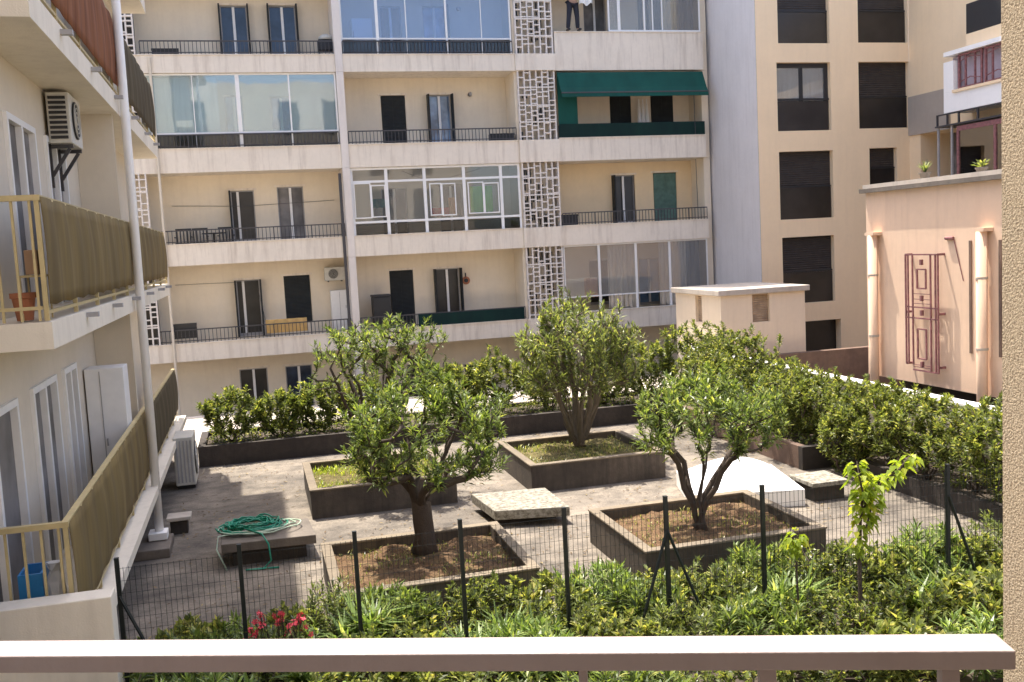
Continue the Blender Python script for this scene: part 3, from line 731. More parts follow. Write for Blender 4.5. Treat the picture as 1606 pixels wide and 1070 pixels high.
for y in (ya, yc):
    for z in (za + .1, -1.65, zb_): m.bar((X, y, z), (12.0, y, z), .04)
m.build('mounts', M['maroon'], gr)

# ------------------------------------------------------------------ shed
sh = thing('roof_shed', 'small cream rendered shed with flat slab roof and louvred opening', 'shed', (13.9, 26.5, -4.2))
SX0, SX1, SY0, SY1 = 12.57, 15.19, 25.0, 28.0
hw = rect(1180, 461, 1207, 505, SY0)
m = MB(); holed_wall(m, 1, SY0, SX0, SX1, -4.6, -1.74, [hw], .12); 
hv = (26.2, 26.62, -2.55, -1.78)
holed_wall(m, 0, SX0, SY0, SY1, -4.6, -1.74, [hv], .12); m.box(SX1 - .01, SX1, SY0 + .01, SY1, -4.6, -1.74)
m.poly([(SX0, SY1, -4.6), (SX1, SY1, -4.6), (SX1, SY1, -1.74), (SX0, SY1, -1.74)])
m.build('wall', M['shed'], sh)
MB().box(hw[0], hw[1], SY0 + .1, SY0 + .12, hw[2], hw[3]).build('vent', M['tanlouvre'], sh)
MB().box(SX0 + .1, SX0 + .12, hv[0], hv[1], hv[2], hv[3]).build('vent', M['tanlouvre'], sh)
MB().box(SX0 - .12, SX1 + .1, SY0 - .12, SY1 + .1, -1.738, -1.58).build('roof', M['coping'], sh, bevel=.02)

# ------------------------------------------------------------------ boundary walls
w1 = thing('boundary_wall', 'low white capped wall behind the right hand hedge', 'wall', (11, 17, G))
MB().box(10.9, 11.1, 9.5, 24.2, -7, -2.96).build('wall', M['coping'], w1)
MB().box(10.87, 11.14, 9.5, 24.2, -2.958, -2.92).build('cap', M['whitepaint'], w1)
w2 = thing('boundary_wall', 'stained brown wall between the shed and the peach building', 'wall', (16.5, 24.6, G))
MB().box(13.2, 19.5, 24.6, 24.85, -7, -3.46).build('wall', M['brownwall'], w2)
sheet('dark_void_sheet', 11.1, 60, 17.6, 28.9, -5.4, M['darkwall'])  # dark-coloured sheet stands in for the dark void right of the wall

# ------------------------------------------------------------------ left building
lb = thing('apartment_building', 'ivory block on the left with stacked balconies and fabric screened railings', 'apartment building', (-2.6, 16, -4.3))
XF, XWL = -1.7, -2.32
lh = [(11.3, 12.75, -.45, 1.63), (13.4, 14.7, -.45, 1.63), (8.6, 10.55, -3.3, -1.25), (11.26, 12.6, -3.3, -1.25), (13.1, 14.0, -3.3, -1.25), (17.6, 19.6, -.45, 1.6), (17.4, 19.4, -3.3, -1.4), (16.8, 19, 2.6, 4.8)]
m = MB(); holed_wall(m, 0, XWL, 7.5, 22.7, G - .2, 9.5, lh, .12, -1)
m.build('wall', M['leftwall'], lb)
MB().box(-8, XWL - .1, 22.7, 22.8, G - .2, 9.5).build('end_wall', M['leftwall'], lb)
for (y0, y1, z0, z1) in lh:
    m = MB(); t = .07; x = XWL - .06
    m.box(x, x + .1, y0, y0 + t, z0, z1); m.box(x, x + .1, y1 - t, y1, z0, z1); m.box(x, x + .1, y0 + t, y1 - t, z1 - t, z1); m.box(x + .002, x + .098, (y0 + y1) / 2 - .04, (y0 + y1) / 2 + .04, z0, z1 - t)
    o = m.build('balcony_door', M['white'], lb)
    MB().box(x + .02, x + .03, y0 + .01, y1 - .01, z0, z1 - .01).build('pane', M['greyglass'], o)
NB = {0: 9.85, 1: 9.4}
def slab(y0, zb, zt, zf, par=lb):
    o = MB().box(XWL + .002, XF, y0, 22.72, zb, zt).build('balcony_slab', M['leftslab'], par)
    return o
sA = slab(9.75, 2.22, 2.5, 0); sB = slab(9.4, -.71, -.47, 0); sT = slab(9.4, 5.25, 5.5, 0)
MB().box(-8, XWL - .002, 7.4, 7.5, G - .2, 9.5).build('end_wall', M['leftwall'], lb)
for yy in (11.3, 13.4, 15.6, 17.8, 20, 21.8):
    for z in (2.28, -.66):
        MB().box(XF + .002, XF + .12, yy, yy + .09, z + .12, z + .17).build('drain_spout', M['greyframe'], lb)
# partitions
for z0, z1 in ((-.47, 2.22), (2.5, 5.25), (-3.36, -.71)):
    MB().box(XWL + .003, XF - .09, 15.9, 16.02, z0, z1).build('partition_wall', M['leftwall'], lb)
cb = MB().box(XWL + .02, XF - .09, 14.6, 15.1, -3.34, -1.42).build('balcony_cupboard', M['white'], lb, bevel=.01)
MB().box((XWL + XF) / 2 - .1, (XWL + XF) / 2 - .09, 14.59, 14.598, -3.3, -1.46).build('door_gap', M['greyframe'], cb)
MB().box((XWL + XF) / 2 - .07, (XWL + XF) / 2 - .05, 14.57, 14.598, -2.5, -2.4).build('knob', M['greyframe'], cb)
# railings with fabric
def lrail(zt, zb, y0, y1, mat, ret, railmat=M['goldrail'], lab=None):
    m = MB(); x = XF - .04
    m.box(x - .03, x + .03, y0, y1, zt - .05, zt)
    m.box(x - .015, x + .015, y0, y1, zb + .06, zb + .09)
    for i in range(int((y1 - y0) / 1.5) + 1):
        y = y0 + .03 + i * 1.5; m.box(x - .02, x + .02, y - .02, y + .02, zb, zt - .05)
    if ret:
        m.box(XWL + .003, x - .031, y0, y0 + .06, zt - .05, zt); m.box(XWL + .003, x - .03, y0 + .015, y0 + .045, zb + .1, zb + .13)
        for i in range(4):
            xx = x - .06 - i * .145; m.box(xx - .011, xx + .011, y0 + .02, y0 + .042, zb, zt - .05)
    o = m.build('railing', railmat, lb)
    # fabric with slight billow and folds
    f_ = MB(); n = int((y1 - y0) / .05); J = 8
    for i in range(n + 1):
        y = y0 + .03 + (y1 - y0 - .06) * i / n
        for k in range(J + 1):
            v = k / J; sc_ = .02 * abs(math.sin(y * 4.2)) * (1 - v)
            f_.v.append((x + .036 + .007 * math.sin(y * 9 + v * 2.5) + .02 * math.sin(v * math.pi) * (1 + .4 * math.sin(y * 1.7)), y, zb + .13 + sc_ + (zt - zb - .145 - sc_) * v))
    for i in range(n):
        for k in range(J): a = i * (J + 1) + k; f_.f.append((a, a + J + 1, a + J + 2, a + 1))
    q = f_.build('privacy_screen', mat, o, smooth=True, label=lab); q.modifiers.new('s', 'SOLIDIFY').thickness = .004
    # merge so it shades smoothly
    return o
lrail(.64, -.46, 9.42, 16.4, M['gold'], True, lab='golden fabric screen'); lrail(.64, -.46, 16.65, 22.65, M['gold'], False, lab='golden fabric screen')
lrail(3.72, 2.52, 9.8, 16.4, M['brown'], True, lab='rust brown fabric screen'); lrail(3.72, 2.52, 16.65, 22.65, M['olive'], False, lab='dark olive fabric screen')
lrail(-2.24, -3.34, 9.3, 16.4, M['gold'], True, lab='golden fabric screen'); lrail(-2.30, -3.34, 16.65, 22.4, M['olive'], False, lab='dark olive fabric screen')
# lower slab with ledge, and the kerb wall at the near end
MB().box(-6, -1.56, 9.62, 22.5, -3.47, -3.352).build('balcony_slab', M['leftslab'], lb)
MB().box(-6, -1.93, 9.7, 22.4, G - .2, -3.474).build('base_wall', M['concrete'], lb)
MB().box(XWL + .004, -1.37, 9.0, 9.26, -6, -2.87).build('kerb_wall', M['leftslab'], lb, bevel=.01)
# roof of left block to shade the yard
MB().box(-8, XF + .2, 6.5, 22.9, 9.5, 9.7).build('roof', M['leftslab'], lb)
# AC on left wall
def brk(r):
    for yy in (13.65, 14.3):
        m = MB(); m.bar((XWL + .02, yy, 1.0), (XWL + .02, yy, 1.55), .045); m.bar((XWL + .03, yy, 1.515), (-2.02, yy, 1.515), .045); m.bar((XWL + .03, yy, 1.15), (-2.06, yy, 1.49), .04)
        m.build('bracket', M['rail'], r)
r = acunit('air_conditioner', 'beige air conditioner on a bracket below the upper left balcony', -2.28, 13.55, 1.545, .27, .85, .63, '+x', brk)
m = MB()
for i in range(9): m.box(-2.25, -2.05, 13.525, 13.549, 1.60 + i * .061, 1.635 + i * .061)
m.build('side_grille', M['black'], r)
# things on left balconies
r = thing('shopping_bags', 'blue plastic crate standing behind the near balcony railing', 'crate', (-2.1, 9.7, -3.34))
bx = [onY(40, 905, 9.9)[0], onY(78, 905, 9.9)[0]]
m = MB(); z0 = -3.3; zt_ = -2.76
m.box(bx[0], bx[1], 9.6, 9.62, z0, zt_); m.box(bx[0], bx[1], 9.95, 9.97, z0, zt_); m.box(bx[0], bx[0] + .02, 9.62, 9.95, z0, zt_); m.box(bx[1] - .02, bx[1], 9.62, 9.95, z0, zt_)
m.build('sides', M['bluebag'], r); MB().box(bx[0] + .03, bx[1] - .03, 9.63, 9.94, z0, zt_ - .1).build('contents', M['terracotta'], r)
r.name = 'plastic_crate'; ROOTLOC[r.name] = Vector(r.location)
r = thing('plastic_bag', 'white crumpled plastic bag beside the blue crate', 'bag', (-1.85, 9.8, -3.34))
rnd = random.Random(4); m = MB()
m.lathe((onY(88, 915, 9.8)[0], 9.8, -3.3), [(.02, 0), (.09, .04), (.1, .2), (.08, .4), (.04, .5), (.06, .58)], 10)
m.v = [(a + rnd.uniform(-.02, .02), b + rnd.uniform(-.02, .02), c) for a, b, c in m.v]; m.build('bag', M['white'], r)
r = thing('cardboard_box', 'brown cardboard box on a rack behind the golden screened railing', 'box', (-1.9, 9.9, -.2))
MB().box(onY(42, 410, 9.8)[0], onY(62, 410, 9.8)[0], 9.7, 10.0, -.05, .17).build('carton', paint('cardboard', (.42, .27, .17), .9), r, bevel=.005)
m = MB()
for (x_, y_) in ((-1.98, 9.68), (-1.8, 9.68), (-1.98, 10.02), (-1.8, 10.02)): m.bar((x_, y_, -.46), (x_, y_, -.06), .015)
m.box(-2.0, -1.78, 9.66, 10.04, -.075, -.055); m.build('rack', M['goldrail'], r)
def pot(x, y, z, lab, mat=None, h=.25, plant=True):
    r = thing('flower_pot', lab, 'flower pot', (x, y, z))
    MB().lathe((x, y, z), [(.07, 0), (.10, h * .8), (.115, h * .82), (.115, h), (.09, h), (.085, h * .9)], 14).build('pot', mat or M['terracotta'], r, smooth=False)
    return r
# ------------------------------------------------------------------ white pole
pl = thing('support_pole', 'tall white pole rising from a concrete block beside the left balconies', 'pole', (-1.66, 16.1, G))
MB().tube([(-1.60, 15.55, G + .15), (-1.62, 16.5, 9.4)], .065, 12).build('shaft', M['whitepaint'], pl, smooth=True)
MB().box(-1.75, -1.48, 15.4, 15.7, G + .15, G + .26).build('foot_plate', M['whitepaint'], pl, bevel=.01)
cbk = thing('concrete_block', 'low concrete block carrying the white pole', 'concrete block', (-1.8, 15.4, G))
MB().box(-2.3, -1.42, 14.95, 15.8, G, G + .14).build('block', M['concrete'], cbk, bevel=.015)
st = thing('small_bench', 'small white edged concrete stand beside the white pole', 'stand', (-1.3, 16.2, G))
MB().box(-1.55, -1.18, 16.15, 16.5, G + .22, G + .28).build('top', M['coping'], st, bevel=.01)
MB().box(-1.5, -1.24, 16.2, 16.45, G, G + .219).build('base', M['darkwall'], st)
st = thing('drain_cover', 'small dark drain cover lying on the shaded paving', 'drain cover', (-.78, 15.2, G))
x_, y_ = onZ(397, 866, G)[:2]
MB().box(x_ - .14, x_ + .14, y_ - .14, y_ + .14, G, G + .03).build('frame', M['concrete'], st)
m = MB()
for i in range(6): m.box(x_ - .11, x_ + .11, y_ - .11 + i * .04, y_ - .09 + i * .04, G + .03, G + .045)
m.build('grate', M['black'], st)

# ------------------------------------------------------------------ planters
PH = .46
def planter(x0, x1, y0, y1, label, soil):
    r = thing('tree_planter', label, 'planter', ((x0 + x1) / 2, (y0 + y1) / 2, G))
    t = .12; z1 = G + PH; m = MB()
    m.box(x0, x1, y0, y0 + t, G, z1); m.box(x0, x1, y1 - t, y1, G, z1); m.box(x0, x0 + t, y0 + t, y1 - t, G, z1); m.box(x1 - t, x1, y0 + t, y1 - t, G, z1)
    m.build('wall', M['planter'], r)
    m = MB(); c = .015; z0 = z1 + .001; z2 = z1 + .03
    m.box(x0 - c, x1 + c, y0 - c, y0 + t, z0, z2); m.box(x0 - c, x1 + c, y1 - t, y1 + c, z0, z2); m.box(x0 - c, x0 + t, y0 + t, y1 - t, z0, z2); m.box(x1 - t, x1 + c, y0 + t, y1 - t, z0, z2)
    m.build('rim', M['planterrim'], r, bevel=.008)
    # uneven soil
    m = MB(); n = 26; rnd = random.Random(int(x0 * 10))
    H = [[G + PH - .11 + rnd.uniform(-.02, .02) + .04 * math.sin(i * .5) * math.cos(j * .4) for j in range(n + 1)] for i in range(n + 1)]
    a0, a1, b0, b1 = x0 + t + .001, x1 - t - .001, y0 + t + .001, y1 - t - .001
    for i in range(n):
        for j in range(n):
            q = [(i, j), (i + 1, j), (i + 1, j + 1), (i, j + 1)]
            m.poly([(a0 + (a1 - a0) * u / n, b0 + (b1 - b0) * v / n, H[u][v]) for u, v in q])
    m.build('soil', soil, r)
    return r
PL = {1: (.70, 3.12, 16.12, 18.4), 2: (4.44, 6.93, 16.14, 18.45), 3: (.66, 3.05, 10.95, 13.05), 4: (4.42, 6.9, 10.98, 13.08)}
planter(*PL[1], 'far left square concrete planter with yellow green ground cover under a tree', M['soilgreen'])
planter(*PL[2], 'far square concrete planter with mossy soil between the slab and the back hedge', M['soilgreen'])
planter(*PL[3], 'near left concrete planter with dry soil round the thick trunked tree', M['soilred'])
planter(*PL[4], 'near right concrete planter with reddish soil round the many stemmed tree', M['soilred'])
# hedge planters
hp = thing('hedge_planter', 'long dark walled planter along the back of the courtyard', 'planter', (4, 22, G))
MB().box(-1.3, 10.8, 21.3, 21.45, G, -3.87).build('front_wall', M['darkwall'], hp)
MB().box(-1.3, 10.8, 23.05, 23.2, G, -3.87).build('back_wall', M['darkwall'], hp)
MB().box(-1.3, -1.15, 21.45, 23.05, G, -3.87).build('end_wall', M['darkwall'], hp)
MB().box(-1.15, 10.8, 21.45, 23.05, G, -3.95).build('soil', M['soil'], hp)
hp = thing('hedge_planter', 'dark concrete planter of the right hand hedge with an exposed corner', 'planter', (10, 18, G))
MB().box(9.3, 10.85, 15.5, 15.64, G, -3.88).build('front_wall', M['darkwall'], hp)
MB().box(9.3, 9.44, 15.64, 21.25, G, -3.88).build('side_wall', M['brownwall'], hp)
MB().box(9.44, 10.85, 15.64, 21.25, G, -3.95).build('soil', M['soil'], hp)
hp = thing('hedge_planter', 'low dark planter bed at the near end of the right hand hedge', 'planter', (10.3, 13, G))
MB().box(9.85, 10.0, 10.2, 15.2, G, -4.0).build('side_wall', M['darkwall'], hp)
MB().box(10.0, 10.85, 10.2, 15.2, G, -4.06).build('soil', M['soil'], hp)

# ------------------------------------------------------------------ slab, bench, skylight
r = thing('stone_slab', 'pale speckled rectangular slab on a low base in the middle aisle', 'stone slab', (3.85, 14.9, G))
MB().prism([(3.34, 14.36), (4.46, 14.1), (4.46, 15.4), (3.24, 15.55)], G + .12, G + .27).build('top', M['speckle'], r, bevel=.012)
MB().box(3.42, 4.36, 14.5, 15.35, G, G + .119).build('base', M['darkwall'], r)
r = thing('stone_slab', 'grey stone slab with the coiled green hose lying on it', 'stone slab', (0, 14.5, G))
MB().prism([(-.66, 14.05), (.64, 13.98), (.58, 14.95), (-.68, 15.0)], G + .22, G + .35).build('top', M['concrete'], r, bevel=.012)
MB().box(-.52, .5, 14.15, 14.85, G, G + .219).build('base', M['darkwall'], r)
# hose
rnd = random.Random(3)
pts = []
for i in range(420):
    a = i * .19; rr = 1 + .25 * math.sin(i * .013 + 1) + rnd.uniform(-.04, .04)
    pts.append((-.24 + .06 * math.sin(i * .05) + .36 * rr * math.cos(a), 14.62 + .24 * rr * math.sin(a) * (1 + .1 * math.sin(i * .021)), G + .38 + .0002 * i + rnd.uniform(0, .05)))
hs_ = MB(); hs_.tube(pts, .013, 5)
p0 = Vector(pts[-1])
hs_.tube([p0, (-.1, 14.1, G + .42), (-.02, 13.9, G + .32), (.0, 13.86, G + .1), (-.1, 13.8, G + .02), (-.35, 13.82, G + .02), (.1, 13.75, G + .02)], .013, 5)
o = hs_.build('garden_hose', M['hose'], smooth=True); tag(o, 'dark green garden hose coiled on the grey stone slab', 'garden hose')
pts = []
for i in range(90):
    a = i * .2; rr = 1.1 + .2 * math.sin(i * .07)
    pts.append((-.12 + .46 * rr * math.cos(a), 14.55 + .28 * rr * math.sin(a), G + .40 + rnd.uniform(0, .03)))
m = MB(); m.tube(pts, .011, 5); m.tube([pts[0], (-.7, 14.3, G + .4), (-.72, 14.0, G + .3), (-.6, 13.9, G + .02)], .011, 5)
o = m.build('garden_hose', M['hosew'], smooth=True); tag(o, 'pale faded hose looped loosely round the green coil', 'garden hose')
r = thing('skylight_dome', 'white acrylic skylight dome on a low square curb', 'skylight', (7.35, 14.4, G))
A = [(6.42, 13.9), (8.1, 13.45), (8.5, 15.2), (6.85, 15.5)]
MB().prism(A, G, G + .27).build('curb', M['whitepaint'], r, bevel=.01)
m = MB(); n = 20
def D(i, j):
    u = i / n; v = j / n
    p = [(1-u)*(1-v)*A[0][k] + u*(1-v)*A[1][k] + u*v*A[2][k] + (1-u)*v*A[3][k] for k in (0, 1)]
    c = [sum(q[k] for q in A) / 4 for k in (0, 1)]; p = [c[k] + (p[k] - c[k]) * .95 for k in (0, 1)]
    h = (max(0, math.sin(math.pi * u)) * max(0, math.sin(math.pi * v))) ** .7 * .34
    return (p[0], p[1], G + .275 + h)
for i in range(n):
    for j in range(n): m.poly([D(i, j), D(i + 1, j), D(i + 1, j + 1), D(i, j + 1)])
m.build('dome', M['dome'], r, smooth=True)
r = thing('roof_hatch', 'small flat grey hatch box right of the white skylight', 'hatch', (8.6, 13.9, G))
MB().box(8.3, 8.95, 13.55, 14.25, G + .24, G + .31).build('lid', M['speckle'], r, bevel=.01)
MB().box(8.36, 8.89, 13.61, 14.19, G, G + .239).build('base', M['darkwall'], r)
# loose stones
# courtyard AC
r = acunit('air_conditioner', 'tall pale air conditioner standing on the courtyard by the left block', -1.62, 19.35, G + .08, .36, .85, .92, '+x')
m = MB(); m.box(-1.6, -1.28, 19.45, 19.55, G, G + .079); m.box(-1.6, -1.28, 20.0, 20.1, G, G + .079); m.build('feet', M['black'], r)
m = MB()
for i in range(5): m.box(-1.58 + i * .065, -1.55 + i * .065, 19.335, 19.349, G + .14, G + .94)
m.build('side_grille', M['greyframe'], r)

# ------------------------------------------------------------------ fence
fz = -2.72
posts = []
for px, py in ((182, 872), (374, 850), (555, 828), (721, 815), (885, 815), (1043, 778), (1195, 765), (1486, 752)):
    Yp = 9.6
    for _ in range(6): q = onY(px, py, Yp); Yp = 9.62 - .035 * (q[0] + 1.4)
    posts.append((float(q[0]), Yp))
fe = thing('mesh_fence', 'dark green welded wire fence with thin posts across the planting bed', 'fence', (3, 10.6, G))
fm = paint('dark_green_fence_paint', (.004, .008, .008), .5)
for p in posts: 
    k = MB().box(p[0] - .02, p[0] + .02, p[1] - .02, p[1] + .02, G + .02, fz + .0).build('post', fm, fe)
    MB().box(p[0] - .021, p[0] + .021, p[1] - .021, p[1] + .021, fz + .001, fz + .012).build('cap', fm, k)
wm = MB()
def fy(x): return 9.62 - .035 * (x - posts[0][0])
x = posts[0][0]; xe = posts[-1][0] + 1.0
while x < xe:
    y = fy(x); wm.box(x - .0018, x + .0018, y - .0018, y + .0018, G + .03, fz - .08); x += .05
z = G + .05
while z < fz - .05:
    wm.tube([(posts[0][0], fy(posts[0][0]) - .004, z), (xe, fy(xe) - .004, z)], .0018, 4); z += .12
wm.build('wire_mesh', fm, fe)
for (i, dx, dy) in ((0, .5, -.1), (5, -.42, -.05), (5, .45, -.1), (7, .4, -.1)):
    p = posts[i]; MB().tube([(p[0], p[1] - .02, fz - .35), (p[0] + dx, p[1] + dy, G + .02)], .017, 6).build('strut', fm, fe)

# ------------------------------------------------------------------ our own balcony rail and wall
d = Vector((1.45, -.56, 0)).normalized(); nrm = Vector((-d.y, d.x, 0))   # nrm points away from the eye
bk = Vector((1.01, 1.17, 0)); 
if nrm.y < 0: nrm = -nrm
hr = thing('balcony_handrail', 'beige flat topped metal handrail crossing the foreground', 'handrail', (0.2, 1.35, -1.6))
def rp(s, w): v = bk - d * s - nrm * w; return (v.x, v.y)
P4 = [rp(3.2, 0), rp(0, 0), rp(-.005, .062), rp(3.2, .062)]
MB().prism([P4[3], P4[2], P4[1], P4[0]], -.628, -.6).build('rail', M['handrail'], hr, bevel=.002)
def at_s(px):
    # distance along rail where pixel column px at y=1062 meets the rail's middle line
    r_ = ray(px, 1062); best = None
    for k in range(3300):
        s = k * .001; v = bk - d * s - nrm * .03
        c = v.x * r_[1] - v.y * r_[0]
        if best is None or abs(c) < best[0]: best = (abs(c), s)
    return best[1]
for px, w in ((1486, .012), (1203, .012), (915, .006)):
    s = at_s(px)
    a, b_, c_, e_ = rp(s + w, .02), rp(s - w, .02), rp(s - w, .045), rp(s + w, .045)
    MB().prism([e_, c_, b_, a], -1.6, -.6285).build('baluster', M['handrail'], hr)
nw = thing('stucco_wall', 'rough beige stucco wall edge at the right of the balcony', 'wall', (1.3, 1.0, -1.6))
xw = 1.135
MB().box(xw, xw + .25, -.2, xw / .8745, -4, 3).build('wall', M['stucco'], nw)

ob = thing('apartment_building', 'sunlit cream facade of the building whose balcony the view is taken from', 'apartment building', (2, -1.8, G))
hh = [(x, x + 1.3, z, z + 2.1) for x in (-6, -3.2, 2.6, 5.4, 8.2, 11) for z in (-3.9, -1.1, 1.9, 4.9, 7.8)]
m = MB(); holed_wall(m, 1, -1.8, -8, 15, -7, 11, hh, .2, -1); m.build('wall', M['band'], ob)
for h in hh: MB().box(h[0], h[1], -2.03, -2.0, h[2], h[3]).build('window', M['dark'], ob)
MB().box(-6.5, 1.6, -1.79, 1.5, -1.75, -1.6).build('balcony_floor', M['concrete'], ob)
MB().box(-6.5, 1.1, -1.79, 1.1, 1.15, 1.35).build('overhead_shade_slab', M['band'], ob)  # unseen slab overhead, added to darken the handrail's near face

# ------------------------------------------------------------------ vegetation
class Leaves:
    def __init__(s): s.P = []
    def leaf(s, p, d_, up, L, W, droop=.15):
        d_ = d_.normalized(); side = d_.cross(up)
        if side.length < 1e-4: side = d_.cross(Vector((1, .3, 0)))
        side.normalize(); n = side.cross(d_)
        mid = p + d_ * L * .45 + n * L * .03; tip = p + d_ * L - Vector((0, 0, 1)) * L * droop
        s.P.append((p, mid + side * W * .5 + n * W * .15, tip, mid - side * W * .5 + n * W * .15))
    def blade(s, p, d_, L, W, bend=.5):
        d_ = d_.normalized(); side = d_.cross(Vector((0, 0, 1)))
        if side.length < .05: side = Vector((random.uniform(-1, 1), random.uniform(-1, 1), 0))
        side.normalize(); q = p + d_ * L * .5; out = Vector((d_.x, d_.y, 0))
        t = q + (d_ + out * bend - Vector((0, 0, bend * .8))).normalized() * L * .5
        s.P.append((p - side * W * .4, p + side * W * .4, q + side * W * .5, q - side * W * .5))
        s.P.append((q - side * W * .5, q + side * W * .5, t + side * W * .06, t - side * W * .06))
    def build(s, name, mat, parent=None):
        m = MB()
        arr = []
        for q in s.P: arr += [tuple(v) for v in q]
        m.v = arr; m.f = [(4 * i, 4 * i + 1, 4 * i + 2, 4 * i + 3) for i in range(len(s.P))]
        return m.build(name, mat, parent)
def rv(rnd): 
    while 1:
        v = Vector((rnd.uniform(-1, 1), rnd.uniform(-1, 1), rnd.uniform(-1, 1)))
        if .05 < v.length < 1: return v.normalized()
UP = Vector((0, 0, 1))
def tree(name, label, cat, base, c, rad, fork_h, r0, n_limb, n_tip, leafmat_, bark, seed, leaves=26, L=.13, W=.026, multi=0, group=None, tiplen=.22, bare=0., skirt=.35, rtip=.0045):
    """base point, crown centre c, crown radii; limbs leave the stem at fork_h, or from the ground when multi"""
    rnd = random.Random(seed); base = Vector(base); c = Vector(c)
    root = thing(name, label, cat, tuple(base), group)
    nodes = [base.copy()]; par = [-1]
    def chain(i0, target, k, wob, up=.0):
        p = nodes[i0]; last = i0
        for j in range(1, k + 1):
            t = j / k; q = p.lerp(target, t) + Vector((rnd.uniform(-1, 1), rnd.uniform(-1, 1), rnd.uniform(-.5, .5))) * wob * math.sin(math.pi * min(t, .95)) + UP * up * math.sin(math.pi * t)
            nodes.append(q); par.append(last); last = len(nodes) - 1
        return last
    if multi: start = [0] * n_limb
    else:
        top = chain(0, base + Vector((rnd.uniform(-.05, .05), rnd.uniform(-.05, .05), fork_h)), 3, .03); start = [top] * n_limb
    for i in range(n_limb):
        a = 2 * math.pi * (i + rnd.uniform(-.2, .2)) / n_limb; e = rnd.uniform(.35, .75)
        tgt = c + Vector((math.cos(a) * rad[0] * e, math.sin(a) * rad[1] * e, rad[2] * rnd.uniform(-.45, .1)))
        if multi:
            m1 = base + Vector((math.cos(a) * rnd.uniform(.08, .2), math.sin(a) * rnd.uniform(.08, .2), fork_h * rnd.uniform(.6, 1.1)))
            s1 = chain(0, m1, 3, .03); e1 = chain(s1, tgt, 5, .06, -.03)
        else: e1 = chain(start[i], tgt, 6, .07, -.06)
    tips = []
    tries = 0
    while len(tips) < n_tip and tries < n_tip * 20:
        tries += 1
        v = rv(rnd); rr = rnd.uniform(.45, 1) ** .6; q = Vector((v.x * rad[0] * rr, v.y * rad[1] * rr, v.z * rad[2] * rr))
        if v.z < -skirt - rnd.uniform(0, .3): continue
        lump = 1 + .16 * math.sin(v.x * 5 + seed) * math.cos(v.y * 6 - seed * 2) + .1 * math.sin(v.z * 9 + seed)
        tips.append(c + q * lump)
    tips.sort(key=lambda q: (q - base).length)
    tipn = []
    NA = np.array([tuple(n) for n in nodes]); minlen = 0.35
    for q in tips:
        NA = np.array([tuple(n) for n in nodes]); dd = NA - np.array(tuple(q)); dist = np.sqrt((dd ** 2).sum(1))
        hd = np.maximum(0, NA[:, 2] - q.z + .12)
        low_ = (NA[:, 2] < base.z + fork_h * .9)
        cost = dist + hd * 2.5 + low_ * 3
        i = int(np.argmin(cost))
        k = max(2, min(5, int(dist[i] / .12)))
        e = chain(i, q, k, .035 + .03 * dist[i], -.08 * dist[i]); tipn.append(e)
    cnt = [0] * len(nodes)
    for t in tipn: 
        i = t
        while i != -1: cnt[i] += 1; i = par[i]
    tot = max(cnt); ex = math.log(r0 / rtip) / math.log(tot)
    R = [max(rtip, rtip * (max(1, x)) ** ex) for x in cnt]
    m = MB(); ch = {}
    for i, p in enumerate(par):
        if p >= 0: ch.setdefault(p, []).append(i)
    # walk chains so tubes are continuous
    stack = [(0, None)]
    while stack:
        s0, pr = stack.pop(); pts = []; rs = []
        if pr is not None: pts.append(nodes[pr]); rs.append(min(R[pr], R[s0] * 1.3))
        i = s0
        while True:
            pts.append(nodes[i]); rs.append(R[i]); cs_ = ch.get(i, [])
            if not cs_: break
            cs_ = sorted(cs_, key=lambda k: -R[k]); 
            for k in cs_[1:]: stack.append((k, i))
            i = cs_[0]
        if len(pts) > 1:
            if pr is None: rs[0] *= 1.35
            m.tube(pts, rs, 8 if max(rs) > .03 else 5)
    m.build('trunk', bark, root, smooth=True)
    lv = Leaves()
    for t in tipn:
        p = nodes[t]; q = nodes[par[t]]; dr = (p - q).normalized(); dr = (dr + UP * .35).normalized()
        if rnd.random() < bare: nl = leaves // 3
        else: nl = leaves
        for k in range(nl):
            f_ = k / nl; pos = p - dr * tiplen * (1 - f_) + rv(rnd) * .02
            rd = rv(rnd); rd = (rd - dr * rd.dot(dr)).normalized(); an = 1.35 - f_ * 1.0 + rnd.uniform(-.2, .2)
            v = dr * math.cos(an) + rd * math.sin(an)
            lv.leaf(pos, v, UP, L * rnd.uniform(.7, 1.2), W * rnd.uniform(.8, 1.25), rnd.uniform(0, .3))
    lv.build('crown', leafmat_, root)
    return root

zs = G + PH - .1
cx_ = lambda px, py, Y: tuple(float(q) for q in onY(px, py, Y))
tree('oleander_tree', 'broad oleander tree with one thick dark trunk in the near left planter', 'tree', (1.94, 12.5, zs), (cx_(668, 650, 12.45)[0], 12.45, zs + 1.62), (1.06, .95, .86), .62, .135, 7, 290, M['leafA'], M['bark'], 11, leaves=30, L=.135, W=.028, bare=.2, skirt=.6)
tree('oleander_tree', 'bushy oleander tree with four slender bare stems in the near right planter', 'tree', (5.62, 12.0, zs), (cx_(1112, 630, 12.2)[0], 12.2, zs + 1.46), (1.02, .95, .66), .5, .085, 6, 240, M['leafA'], M['bark'], 23, leaves=30, L=.135, W=.028, multi=1, skirt=.4, bare=.2)
tree('oleander_tree', 'pale upright oleander tree with a fan of many thin stems in the far planter', 'tree', (5.86, 17.75, zs), (cx_(908, 560, 17.8)[0], 17.8, zs + 1.9), (1.18, 1.05, 1.02), (.3), .11, 24, 520, M['leafB'], M['barkpale'], 37, leaves=20, L=.15, W=.032, multi=1, bare=.3, rtip=.007, tiplen=.4, skirt=.5)
